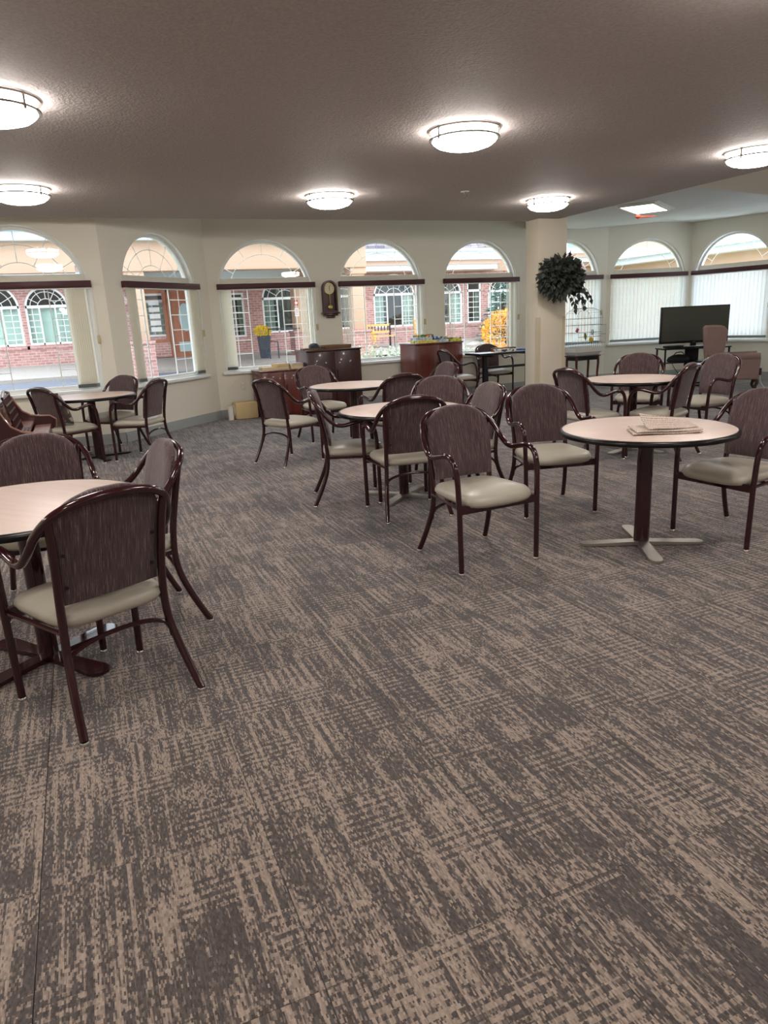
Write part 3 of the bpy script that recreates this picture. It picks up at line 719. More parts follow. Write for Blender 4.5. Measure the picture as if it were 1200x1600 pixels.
# ------------------------------------------------------------------ cabinets along the back wall
BW = math.atan2(c67.y - c23.y, c67.x - c23.x)
def cabinet(x, y, w, d, h, label, wood, mat_side, rz=BW, handles=True):
    c = thing('storage_cabinet', label, 'cabinet', (x, y, 0), rz, 'mahogany storage cabinets')
    MB().box(0, w, 0.02, d, 0.0, h - .025, bev=.003).build('body', mat_side, c)
    MB().box(-.012, w + .012, -.008, d, h - .025, h, bev=.004).build('cabinet_top', wood, c)
    for k in range(2):
        dr = MB().box(w / 2 * k + .004, w / 2 * (k + 1) - .004, 0.0, 0.02, 0.06, h - .035, bev=.003).build('door', wood, c)
        hx = w / 2 + (-.035 if k == 0 else .035)
        MB().tube([(hx, -.001, h * .52), (hx, -.022, h * .535), (hx, -.024, h * .60), (hx, -.022, h * .665), (hx, -.001, h * .68)], .006, 6).build('handle', M['black'], dr)
    return c
cabinet(2.60, 11.02, .72, .60, .75, 'low mahogany cabinet holding books, below the window left of the clock', M['mahog'], M['mahog'])
cabinet(3.36, 11.01, .93, .60, 1.02, 'tall dark mahogany cabinet under the pendulum clock', M['mahog_dk'], M['mahog_dk'])
cabinet(5.31, 11.08, .93, .60, 1.015, 'mahogany cabinet with stacked board games, between two windows', M['mahog'], M['mahog'])

def book(x, y, z, w, d, h, rz, label, cover, group):
    b = thing('book', label, 'book', (x, y, z), rz, group)
    MB().box(-w / 2 + .004, w / 2 - .004, -d / 2 + .003, d / 2 - .004, .004, h - .004).build('pages', M['book_p'], b)
    m = MB(); m.box(-w / 2, w / 2, -d / 2, d / 2, 0, .004); m.box(-w / 2, w / 2, -d / 2, d / 2, h - .004, h); m.box(-w / 2, w / 2, d / 2 - .004, d / 2, 0, h); m.build('cover', cover, b)
    return b
G1 = 'books on the low cabinet'
book(2.77, 11.22, .75, .26, .20, .045, .05, 'flat pale tan book at the left end of the low cabinet', M['book_y'], G1)
book(2.98, 11.26, .75, .22, .19, .05, .12, 'tan book in the middle of the low cabinet, under a loose yellow book', M['book_y'], G1)
book(2.98, 11.27, .80, .22, .19, .035, .25, 'yellow book lying askew on top of the middle book', M['book_y'], G1)
book(3.21, 11.22, .75, .19, .21, .055, .15, 'thick golden book at the right end of the low cabinet', M['book_y'], G1)
book(3.21, 11.23, .805, .20, .20, .03, .2, 'grey blue book on top of the thick golden book', M['book_g'], G1)
def carton(x, y, z, w, d, h, rz, label, m_, group, cat='box', lidm=None, name='game_box'):
    b = thing(name, label, cat, (x, y, z), rz, group)
    MB().box(-w / 2 + .003, w / 2 - .003, -d / 2 + .003, d / 2 - .003, 0, h * .55).build('tray', lidm or m_, b)
    MB().box(-w / 2, w / 2, -d / 2, d / 2, h * .3, h, bev=.002).build('lid', m_, b)
    return b
G2 = 'flat boxes on the tall dark cabinet'
carton(3.93, 11.28, 1.02, .46, .30, .06, .1, 'flat brown wooden box on the right of the tall dark cabinet', M['book_b'], G2)
carton(3.50, 11.25, 1.02, .30, .26, .028, -.1, 'thin tan box on the left of the tall dark cabinet', M['book_b'], G2)
cp = thing('cap', 'dark grey cap lying on the tall dark cabinet', 'cap', (3.55, 11.22, 1.05))
MB().lathe([(.085, 0), (.088, .02), (.08, .045), (.055, .065), (.02, .074), (0, .075)], 16).build('crown', M['book_d'], cp, 60)
m = MB(); m.prism([(.075, -.05), (.12, -.045), (.15, -.02), (.155, .01), (.14, .04), (.10, .055), (.075, .05)], 0.0, .008); m.build('brim', M['book_d'], cp)
G3 = 'board game boxes on the mahogany cabinet'
gb = [(5.56, 11.26, 0, .40, .27, .05, 'pale yellow board game box at the bottom left of the stack', 1), (5.52, 11.27, .05, .30, .26, .05, 'multicoloured board game box in the middle of the left stack', 3), (5.56, 11.28, .10, .28, .24, .045, 'red and green board game box on top of the left stack', 0),
      (5.87, 11.3, 0, .26, .27, .045, 'pale blue board game box in the middle of the cabinet top', 3), (5.87, 11.31, .045, .24, .22, .05, 'blue and white board game box on the middle stack', 2), (6.13, 11.28, 0, .24, .26, .04, 'bright yellow board game box at the right end of the cabinet', 4), (6.13, 11.29, .04, .26, .22, .03, 'thin green yellow game box on top of the right stack', 4), (5.74, 11.22, .05, .10, .2, .06, 'small blue game box beside the left stack', 5)]
for x, y, dz, w, d, h, lb, k in gb: carton(x, y, 1.015 + dz, w, d, h, BW + random.uniform(-.08, .08), lb, M['game'][k], G3)

# paper roll and brown bag beside the low cabinet
pb = thing('paper_bag', 'brown paper bag lying on the floor left of the low cabinet', 'bag', (2.36, 11.42, 0), BW)
m = MB(); m.box(-.17, .20, -.14, .13, 0, .27, bev=.03); m.build('bag_body', M['paper'], pb)
MB().tube([(-.18, .0, .14), (-.15, .0, .14)], .10, 14).build('bag_fold', M['paper_w'], pb)
pr_ = thing('paper_roll', 'white paper roll standing in the corner beside the brown bag', 'roll', (2.13, 11.36, 0))
m = MB(); m.lathe([(.045, 0), (.045, .22), (.03, .22), (.03, .01)], 18); m.build('roll', M['paper_w'], pr_)
MB().lathe([(.022, 0.005), (.022, .222)], 12).build('core', M['paper'], pr_)

# wall outlet
def on_wall(name, s, off):
    o, a, d = walls[name]; u = d.normalized(); n = Vector((-u.y, u.x)); p = a + u * s - n * off; return (p.x, p.y), o.rotation_euler.z
(px_, py_), rz_ = on_wall('wall_back', .40, 0.006)
ou = thing('wall_outlet', 'ivory double wall outlet above the paper bag', 'outlet', (px_, py_, .50), rz_)
MB().box(-.036, .036, -.006, .006, -.058, .058, bev=.003).build('plate', M['outlet'], ou)
for z in (-.025, .025): MB().box(-.016, .016, -.009, -.004, z - .016, z + .016, bev=.002).build('socket', M['white'], ou)

# pendulum wall clock
(px_, py_), rz_ = on_wall('wall_back', 2.00, 0.0)
ck = thing('pendulum_clock', 'dark wooden pendulum wall clock with rounded top between two windows', 'clock', (px_, py_, 0), rz_)
W2, zb, zt = .125, 1.60, 1.98
outl = [(-W2, zb), (W2, zb), (W2, zt)] + [(W2 * math.cos(a), zt + W2 * 1.05 * math.sin(a)) for a in [PI * i / 14 for i in range(1, 14)]] + [(-W2, zt)]
m = MB(); n = len(outl); m.add([(x, -.03, z) for x, z in outl] + [(x, 0, z) for x, z in outl], [tuple(range(n)), tuple(range(n, 2 * n))] + [(i, (i + 1) % n, n + (i + 1) % n, n + i) for i in range(n)]); m.build('case_back', M['mahog_dk'], ck)
m = MB(); strip(m, outl, .025, -.10, -.02, True); m.build('case_rim', M['mahog_dk'], ck)
m = MB(); m.box(-.155, .155, -.11, 0, 1.575, 1.60, bev=.005); m.box(-.12, .12, -.09, 0, 1.545, 1.575, bev=.005); m.box(-.07, .07, -.07, 0, 1.51, 1.545, bev=.008); m.build('bracket', M['mahog_dk'], ck)
dl = MB().lathe([(0, 0), (.085, 0), (.085, .006), (0, .006)], 28, xf=Matrix.Translation((0, -.045, 1.985)) @ Matrix.Rotation(PI / 2, 4, 'X')).build('dial', M['dial'], ck)
m = MB(); m.lathe([(.084, 0), (.092, 0), (.092, .01), (.084, .01), (.084, 0)], 28, xf=Matrix.Translation((0, -.045, 1.985)) @ Matrix.Rotation(PI / 2, 4, 'X')); m.build('bezel', M['brass'], dl)
for a, L in ((.25, .05), (.12 + PI, .0), (2.95, .04)):
    if L: MB().tube([(0, -.054, 1.985), (L * math.sin(a), -.054, 1.985 + L * math.cos(a))], .0035, 4).build('hand', M['black'], dl)
for i in range(12):
    a = i * PI / 6; MB().box(-.003, .003, -.0535, -.051, .062, .074, xf=Matrix.Translation((0, 0, 1.985)) @ Matrix.Rotation(a, 4, 'Y')).build('hour_mark', M['black'], dl)
pe = MB().tube([(0, -.05, 1.90), (.004, -.05, 1.70)], .005, 6).build('pendulum_rod', M['brass'], ck)
MB().lathe([(0, 0), (.035, .004), (.04, .008), (.035, .012), (0, .016)], 20, xf=Matrix.Translation((.004, -.045, 1.685)) @ Matrix.Rotation(PI / 2, 4, 'X')).build('bob', M['brass'], pe)

# ------------------------------------------------------------------ black-legged game table behind the column
gt = thing('game_table', 'rectangular table with black legs under the window beside the column', 'table', (6.95, 10.82, 0), BW)
MB().box(-.68, .68, -.24, .24, .775, .80, bev=.004).build('table_top', mat('pale_grey_laminate', (206, 212, 216), 0.3), gt)
m = MB(); strip(m, [(-.68, -.24), (.68, -.24), (.68, .24), (-.68, .24)], -.012, .768, .802, True); m.v = [(x, z, y) for x, y, z in m.v]; m.build('edge_band', M['black'], gt)
for x in (-.45, .45):
    MB().box(x - .03, x + .03, -.035, .035, .04, .77).build('leg', M['black'], gt)
    MB().box(x - .025, x + .025, -.30, .24, .02, .055, bev=.01).build('foot', M['black'], gt)
    MB().box(x - .025, x + .025, -.26, .26, .735, .77).build('bearer', M['black'], gt)
MB().box(-.42, .42, -.012, .012, .52, .56).build('stretcher', M['black'], gt)
G4 = 'game boxes on the black-legged table'
carton(6.88, 10.76, .802, .36, .20, .045, .12, 'white word game box at the near edge of the game table', M['game'][6], G4)
carton(6.98, 10.96, .802, .46, .14, .06, .12, 'brown game box behind the white box on the game table', M['book_b'], G4)
carton(7.36, 10.84, .802, .32, .24, .03, .3, 'flat blue game box at the right on the game table', M['game'][5], G4)

# ------------------------------------------------------------------ wall basket of ivy on the column
hb = thing('hanging_plant', 'dark trailing ivy in a basket hung on the column', 'plant', (6.70, 9.12, 0))
m = MB(); m.lathe([(.05, 1.66), (.11, 1.70), (.14, 1.78), (.15, 1.86)], 16, (0, -.06)); m.build('basket', M['wicker'], hb)
rnd = random.Random(3)
def leaf_geo(mb, p, nrm, dirv, L, mi=0):
    d = dirv.normalized(); s_ = d.cross(nrm).normalized(); n_ = s_.cross(d)
    pts = [p, p + d * L * .35 + s_ * L * .40 + n_ * L * .05, p + d * L, p + d * L * .35 - s_ * L * .40 + n_ * L * .05, p + d * L * .45 - n_ * L * .06]
    mb.add(pts, [(0, 1, 4), (1, 2, 4), (2, 3, 4), (3, 0, 4)], mi)
def sph(r_): 
    while True:
        v = Vector((r_.uniform(-1, 1), r_.uniform(-1, 1), r_.uniform(-1, 1)))
        if 0.05 < v.length < 1: return v
lv = MB()
for i in range(1150):
    v = sph(rnd); v = v.normalized() * (v.length ** .7); d_ = v.normalized(); v *= .86 + .16 * math.sin(5 * d_.x + 2) * math.sin(6 * d_.z + 1) + .10 * math.sin(9 * d_.y + 7 * d_.x)
    p = Vector((.0 + v.x * .36, -.17 + v.y * .20, 1.92 + v.z * .29 + (.05 if v.x > 0 else 0) - .10 * max(0, v.x)))
    if p.y > -.01: p.y = -.02
    leaf_geo(lv, p, sph(rnd).normalized(), (v + Vector((0, 0, -.5)) + sph(rnd) * .7), rnd.uniform(.07, .125))
tag(lv.build('foliage', M['leaf'], hb, 30), kind='stuff')
trail = [[(.15, -.2, 1.75), (.28, -.22, 1.66), (.36, -.2, 1.58)], [(.1, -.2, 1.75), (.2, -.23, 1.62), (.24, -.22, 1.5)], [(.2, -.18, 1.85), (.36, -.2, 1.78), (.46, -.2, 1.66)], [(.05, -.22, 1.75), (.15, -.25, 1.60), (.20, -.24, 1.46)], [(.25, -.22, 1.8), (.40, -.24, 1.74), (.50, -.23, 1.60)], [(.2, -.24, 1.72), (.33, -.26, 1.62), (.38, -.25, 1.5)], [(-.2, -.18, 1.98), (-.36, -.2, 1.98), (-.44, -.2, 1.95)], [(.1, -.15, 2.15), (.14, -.16, 2.24), (.16, -.17, 2.29)]]
for tr in trail:
    pts = catmull(tr, 5); v_ = MB().tube(pts, .004, 5).build('vine', M['stem'], hb)
    for q in range(2, len(pts), 2):
        lf = MB(); leaf_geo(lf, pts[q], sph(rnd).normalized(), Vector((rnd.uniform(-.6, .6), -.2, -.9)), .095); lf.build('leaf', M['leaf'], v_)

# ------------------------------------------------------------------ birdcage on a stool
st = thing('plant_stool', 'small dark wooden stool with curved red legs carrying the birdcage', 'stool', (8.93, 11.22, 0), BW)
m = MB(); m.box(-.30, .30, -.17, .17, .575, .60, bev=.006); m.build('stool_top', M['mahog_dk'], st)
m = MB()
for (a, b, c, d) in ((-.27, .27, -.15, -.13), (-.27, .27, .13, .15), (-.27, -.25, -.15, .15), (.25, .27, -.15, .15)): m.box(a, b, c, d, .51, .575)
m.build('apron', M['black'], st)
for sx_ in (-1, 1):
    for sy_ in (-1, 1):
        pts = catmull([(sx_ * .255, sy_ * .135, .575), (sx_ * .262, sy_ * .14, .45), (sx_ * .25, sy_ * .135, .25), (sx_ * .265, sy_ * .14, .08), (sx_ * .29, sy_ * .155, .0)], 4)
        MB().tube(pts, [.026 - .012 * i / len(pts) for i in range(len(pts))], 8).build('leg', M['mahog'], st)
bc = thing('birdcage', 'white wire birdcage with arched top standing on the stool', 'birdcage', (8.93, 11.22, .60), BW)
tr = MB(); lv_ = [(.26, .13, 0), (.28, .145, .015), (.30, .165, .06), (.335, .19, .065), (.345, .20, .15), (.335, .19, .15), (.29, .15, .03)]
vs = [(sx_ * a, sy_ * b, z) for a, b, z in lv_ for sx_, sy_ in ((-1, -1), (1, -1), (1, 1), (-1, 1))]
tr.add(vs, [(i * 4 + j, i * 4 + (j + 1) % 4, i * 4 + 4 + (j + 1) % 4, i * 4 + 4 + j) for i in range(len(lv_) - 1) for j in range(4)] + [(0, 1, 2, 3), (24, 25, 26, 27)]); tr.build('tray', M['cage_w'], bc, 20)
def hwire(z, hx, hy): return [(-hx, -hy, z), (hx, -hy, z), (hx, hy, z), (-hx, hy, z)]
m = MB(); hx, hy = .31, .17
for z in (.105, .25, .42, .56, .68): m.tube(hwire(z, hx, hy), .0032, 4, True)
NX = 13
for i in range(NX):
    x = -hx + 2 * hx * i / (NX - 1)
    th_ = math.acos(max(-1, min(1, x / hx))); zt_ = .68 + .19 * math.sin(th_)
    for s_ in (-1, 1): m.tube([(x, s_ * hy, .10), (x, s_ * hy, zt_)], .0022, 4)
    m.tube([(x, -hy, zt_), (x, hy, zt_)], .0022, 4)
for s_ in (-1, 1):
    m.tube([(hx * math.cos(PI * i / 16), s_ * hy, .68 + .19 * math.sin(PI * i / 16)) for i in range(17)], .0035, 4)
for i in range(1, 6):
    y = -hy + 2 * hy * i / 6
    for s_ in (-1, 1): m.tube([(s_ * hx, y, .1), (s_ * hx, y, .68)], .0022, 4)
m.build('wire_cage', M['cage'], bc, 60)
m = MB()
for z in (.22, .38, .55):
    m.tube([(hx, -hy * .8, z), (hx + .12, -hy * .8, z), (hx + .12, hy * .8, z), (hx, hy * .8, z)], .003, 4)
for i in range(5): 
    x = hx + .12 * i / 4; m.tube([(x, -hy * .8, .22), (x, -hy * .8, .55)], .0022, 4)
m.build('nest_basket', M['cage'], bc)
m = MB(); m.tube([(-.15, -.05, .34), (.40, -.05, .34)], .006, 6); m.build('perch', M['bird_p'], bc)
MB().box(-.34, .36, -.20, -.195, -.004, .0).build('tray_rail', M['cage'], bc)
tag(MB().lathe([(0, -.045), (.03, -.035), (.046, 0), (.03, .035), (0, .045)], 14, xf=Matrix.Translation((9.08, 11.17, .885))).build('toy_ball', M['bird_y'], None, 60), 'yellow ball toy hanging in the birdcage', 'toy')
pk = thing('parakeet', 'small green bird perched in the middle of the birdcage', 'bird', (8.94, 11.17, .945))
m = MB(); m.tube(catmull([(.012, 0, -.075), (.004, 0, -.03), (0, 0, .02), (-.004, 0, .05), (-.01, 0, .068)], 3), [.004, .008, .014, .02, .024, .026, .024, .022, .02, .021, .019, .013, .006], 8); m.build('bird_body', M['bird_g'], pk, 60)
MB().tube([(-.016, 0, .058), (-.028, 0, .052)], [.005, .001], 5).build('beak', M['bird_y'], pk)
pt = MB(); pt.box(-.03, .03, -.004, .004, -.04, .04, xf=Matrix.Translation((8.75, 11.17, 1.07)) @ Matrix.Rotation(.5, 4, 'Y'), bev=.003); pt.tube([(8.75, 11.17, 1.1), (8.75, 11.17, 1.28)], .003, 4)
tag(pt.build('toy_ladder', M['bird_p']), 'pink plastic toy hanging at the left inside the birdcage', 'toy')
mr = MB(); strip(mr, [(-.022, -.045), (.022, -.045), (.022, .045), (-.022, .045)], .01, -.005, .005, True); mr.v = [(x + 9.10, y + 11.17, z + 1.02) for x, y, z in mr.v]; mr.tube([(9.10, 11.17, 1.06), (9.10, 11.17, 1.16)], .003, 4)
tag(mr.build('toy_mirror', M['bird_b']), 'small blue framed mirror toy above the yellow ball', 'toy')

# ------------------------------------------------------------------ television on its stand
tvz = math.atan2(-.383, .924)
tv = thing('television', 'large flat television on a black stand, an olive reflection painted into its dark screen', 'television', (10.27, 9.82, .70), tvz)
m = MB(); m.box(-.615, .615, -.02, .03, .075, .715, bev=.006); m.build('bezel', M['black'], tv)
MB().box(-.59, .59, -.0225, -.0195, .115, .695).build('screen', M['screen'], tv)
m = MB(); m.box(-.05, .05, -.01, .02, .02, .09); m.build('neck', M['black'], tv)
MB().box(-.25, .25, -.12, .12, .0, .015, bev=.005).build('foot_plate', M['black'], tv)
MB().box(-.02, .02, -.0235, -.02, .086, .10).build('logo', M['nickel'], tv)
ts = thing('tv_stand', 'black television stand with open shelves', 'tv stand', (10.27, 9.82, 0), tvz)
for z, h in ((.675, .025), (.435, .018), (.06, .03)): MB().box(-.60, .60, -.22, .22, z, z + h, bev=.004).build('shelf', M['black'], ts)
for x in (-.57, .57):
    for y in (-.19, .19): MB().tube([(x, y, 0), (x, y, .675)], .018, 8).build('post', M['black'], ts)
MB().box(-.12, .12, .02, .06, .06, .675).build('centre_panel', M['black'], ts)
bg = thing('duffel_bag', 'black bag lying on the television stand shelf', 'bag', (10.02, 9.90, .454), tvz)
m = MB(); m.lathe([(0, 0), (.19, .0), (.21, .03), (.18, .08), (.10, .12), (0, .13)], 18, sy=.6); m.build('bag_body', M['bagm'], bg, 60)
MB().tube(catmull([(-.1, -.02, .11), (-.05, -.03, .16), (.05, -.03, .165), (.1, -.02, .11)], 4), .008, 6).build('strap', M['bagm'], bg)
bt = thing('spray_bottle', 'small white bottle on the television stand shelf', 'bottle', (10.40, 9.62, .454))
MB().lathe([(.0, 0), (.03, 0), (.03, .08), (.015, .10), (.012, .105)], 14).build('bottle_body', M['plug'], bt); MB().lathe([(.014, .105), (.014, .125), (0, .125)], 12).build('cap', M['plug'], bt)
dv = thing('media_player', 'flat black media player on the television stand, left of the screen foot', 'player', (9.88, 9.90, .70), tvz)
MB().box(-.15, .15, -.10, .09, .004, .045, bev=.004).build('housing', M['black'], dv); MB().box(-.12, -.02, -.102, -.099, .018, .032).build('display', M['screen'], dv)
rc = thing('remote_control', 'grey remote control on the right of the television stand top', 'remote', (10.62, 9.55, .70), tvz + .3)
MB().box(-.09, .09, -.022, .022, 0, .018, bev=.005).build('remote_body', M['nickel'], rc)
for i in range(6): MB().box(-.075 + i * .026, -.062 + i * .026, -.008, .008, .018, .021).build('button', M['black'], rc)
tag(MB().tube(catmull([(9.95, 9.98, .43), (9.98, 9.9, .30), (10.10, 9.75, .10), (10.3, 9.6, .012), (10.7, 9.5, .012)], 6), .006, 5).build('cable', M['black']), 'thin black cable hanging from the television stand', 'cable')

# black floor heater between the birdcage and the far table
hv = thing('floor_fan', 'black round-ended appliance on the floor by the bay baseboard', 'appliance', (9.95, 11.25, 0), -.2)
MB().tube([(-.17, 0, .10), (.17, 0, .10)], .095, 16).build('housing', M['black'], hv); MB().tube([(-.02, 0, .10), (.05, 0, .10)], .097, 16).build('white_band', M['plug'], hv)
for x in (-.12, .12): MB().box(x - .03, x + .03, -.07, .07, 0, .03).build('foot', M['black'], hv)

# ------------------------------------------------------------------ wing armchair
wa = thing('wing_armchair', 'mauve velvet wing armchair with dark cabriole legs in side view', 'armchair', (10.17, 8.88, 0), .80); wa.scale = (.84, 1, 1)
# local: chair faces -y, x across
m = MB(); m.box(-.30, .30, -.40, .30, .20, .36, bev=.03); m.build('seat_base', M['pink'], wa)
m = MB(); m.box(-.25, .25, -.42, .22, .36, .48, bev=.045); m.build('seat_cushion', M['pink'], wa)
def slab(name, poly, x0, x1, mt):
    mm = MB(); n = len(poly); mm.add([(x0, y, z) for y, z in poly] + [(x1, y, z) for y, z in poly], [tuple(range(n)), tuple(range(n, 2 * n))] + [(i, (i + 1) % n, n + (i + 1) % n, n + i) for i in range(n)])
    o = mm.build(name, mt, wa); bv = o.modifiers.new('round', 'BEVEL'); bv.width = .022; bv.segments = 3; bv.limit_method = 'ANGLE'; return o
slab('back_panel', [(.22, .20), (.36, .20), (.42, .60), (.47, 1.05), (.42, 1.09), (.36, 1.07), (.28, .60)], -.32, .32, M['pink'])
for s_ in (1, -1):
    a, b = (.27, .36) if s_ > 0 else (-.36, -.27)
    slab('arm', [(-.40, .20), (.25, .20), (.27, .56), (-.38, .59), (-.42, .54)], a, b, M['pink'])
    MB().tube([(s_ * .325, -.41, .575), (s_ * .325, .26, .56)], .055, 12).build('arm_roll', M['pink'], wa, 60)
    slab('wing', [(.25, .57), (.14, .62), (.12, .80), (.10, 1.00), (.16, 1.075), (.30, 1.085), (.44, 1.08), (.40, .60)], a + .01, b - .01, M['pink'])
    for y, k in ((-.36, 1), (.30, .7)):
        pts = catmull([(s_ * .28, y, .21), (s_ * .295, y - .03 * k, .15), (s_ * .29, y - .01 * k, .07), (s_ * .30, y - .05 * k, .0)], 4)
        MB().tube(pts, [.035 - .018 * i / len(pts) for i in range(len(pts))], 8).build('leg', M['stem'], wa)
pc = thing('power_adapter', 'small maroon box with a white cord hanging beside the wing armchair', 'box', (10.62, 8.70, .29), tvz)
MB().box(-.035, .035, -.05, .05, -.06, .06, bev=.01).build('housing', M['valance'], pc)
MB().tube(catmull([(.03, 0, -.05), (.06, -.02, -.2), (.14, -.1, -.284), (.4, -.3, -.285), (.9, -.3, -.284)], 6), .006, 5).build('cord', M['plug'], pc)

# ------------------------------------------------------------------ spinet piano at the left edge
pn = thing('spinet_piano', 'reddish wooden spinet piano with curved cheeks at the left edge', 'piano', (-.62, 6.72, 0), 0)
# local: keyboard faces +x, width along y (0.66 each way)
m = MB(); m.box(-.42, -.02, -.64, .64, .0, .92, bev=.01); m.build('case', M['mahog_dk'], pn)
m = MB(); m.box(-.44, .0, -.67, .67, .92, .945, bev=.008); m.build('lid', M['mahog_dk'], pn)
prof = [(-.42, .0), (-.02, .0), (-.02, .56), (.27, .58), (.335, .61), (.345, .68), (.30, .715), (.22, .72), (.14, .735), (.07, .78), (.03, .85), (.0, .92), (-.42, .92)]
lit_wood = mat_wood('lit_mahogany', (134, 96, 86), (156, 114, 102), .25, 1, .6, .4)  # piano wood with its lit pinkish tone put into the colour
for s_ in (-1, 1):
    y0, y1 = (.625, .665) if s_ > 0 else (-.665, -.625); mm = MB(); n = len(prof)
    mm.add([(a, y0, z) for a, z in prof] + [(a, y1, z) for a, z in prof], [tuple(range(n)), tuple(range(n, 2 * n))] + [(i, (i + 1) % n, n + (i + 1) % n, n + i) for i in range(n)])
    mm.build('cheek', M['mahog_dk'], pn)
    mm = MB(); mm.tube([(a, (y0 + y1) / 2, z) for a, z in catmull([(p[0], 0, p[1]) for p in prof[4:12]], 1) and [(p[0], p[1]) for p in prof[4:12]]], .012, 6); mm.build('cheek_highlight', lit_wood, pn)  # pale highlight on the cheek's top edge, modelled as a strip
    MB().tube(catmull([(.27, s_ * .60, .57), (.29, s_ * .60, .40), (.26, s_ * .60, .2), (.28, s_ * .60, 0)], 4), .028, 8).build('leg', M['mahog'], pn)
m = MB(); m.box(-.02, .30, -.625, .625, .56, .62); m.build('key_bed', M['mahog_dk'], pn)
m = MB(); m.box(.0, .16, -.62, .62, .655, .69, bev=.012); m.build('fallboard', lit_wood, pn)
m = MB(); m.box(.17, .30, -.615, .615, .62, .645); m.build('key_cover', lit_wood, pn)
for k in range(3): MB().box(-.02, .0, -.62 + k * .415, -.215 + k * .415, .70, .90, bev=.004).build('front_panel', lit_wood, pn)
rk = MB(); xf = Matrix.Translation((.105, -.25, .692)) @ Matrix.Rotation(math.radians(-12), 4, 'Y')
for z in (0, .06, .12, .18, .24, .30): rk.box(-.008, .008, -.30, .30, z, z + .014, xf=xf)
for i in range(9): rk.box(-.006, .006, -.30 + i * .0725, -.29 + i * .0725, 0, .31, xf=xf)
rk.tube([(0, -.30, .31), (0, -.1, .335), (0, 0, .345), (0, .1, .335), (0, .30, .31)], .011, 6, xf=xf); rk.box(-.01, .05, -.30, .30, -.012, 0, xf=xf)
rk.build('music_rack', M['mahog_dk'], pn)

# ------------------------------------------------------------------ outside: ground, road, building across the court
def gz(y): return 0.0 + 0.55 * max(0.0, min(1.0, (y - 12.3) / 11.6))
def ground(name, x0, x1, y0, y1, dz, m_, th=.25, n=8):
    mb = MB()
    for i in range(n):
        a = y0 + (y1 - y0) * i / n; b = y0 + (y1 - y0) * (i + 1) / n
        vs = [(x, y, z) for z0_ in (-th, 0) for (x, y) in ((x0, a), (x1, a), (x1, b), (x0, b)) for z in (gz(y) + dz + z0_,)]
        mb.add(vs, [(0, 1, 2, 3), (4, 5, 6, 7), (0, 1, 5, 4), (1, 2, 6, 5), (2, 3, 7, 6), (3, 0, 4, 7)])
    return struct(mb.build(name, m_, sharp=20))
ground('ground_lawn', -40, 60, 12.2, 60, -.06, M['lawn'])
ground('road', -30, 6.0, 14.2, 19.9, -.02, M['asphalt'])
ground('sidewalk', -30, 15.8, 20.0, 23.9, .04, M['concrete'])
ground('kerb', -30, 6.2, 19.85, 20.05, .07, M['concrete'], n=1)
ground('road_line', -30, 4.0, 17.0, 17.14, .006, M['yellow_paint'], .02, 1)
ground('road_edge_line', -30, 5.0, 14.6, 14.72, .006, M['yellow_paint'], .02, 1)
ground('patio', 6.4, 9.4, 20.0, 23.0, .05, M['concrete'], n=2)

YF = 23.9; BZ = .5
bd = thing('brick_building', 'red brick building with white arched windows across the court', 'building', (0, YF, 0))
X0 = -10.0
ext = [(x, .80, 1.18, 2.30, True) for x in (-6.2, -4.2)] + [(-2.1, .75, 1.18, 2.25, True), (-.62, .60, 1.18, 2.25, True)] + [(2.38, .40, 1.25, 2.55, False), (4.95, .33, 1.1, 2.5, False)] + [(6.7, .82, 1.18, 2.2, True), (8.75, .80, 1.18, 2.2, True), (10.70, .82, 1.16, 2.15, True), (12.65, .80, 1.16, 2.15, True), (13.96, .30, 1.16, 2.78, False), (15.3, .74, 1.16, 2.15, True)]
wm_ = wall_mesh(26.4, 3.0, [(x - X0, r, s_, z, a) for x, r, s_, z, a in ext], .25, BZ - .6)
o = wm_.build('brick_wall', M['brick'], bd, 30); o.location = (X0, 0, 0)
MB().box(X0, 16.4, -.02, .25, 3.0, 3.35).build('stucco_band', M['stucco'], bd)
m = MB()
for x, r, s_, z, a in ext:
    m.box(x - r - .1, x + r + .1, -.03, .0, s_ - .11, s_ - .02)
m.build('sill_course', M['brick'], bd)
MB().box(X0, 16.4, 1.3, 1.35, BZ - .5, 3.2).build('back_lining', M['dark_in'], bd)
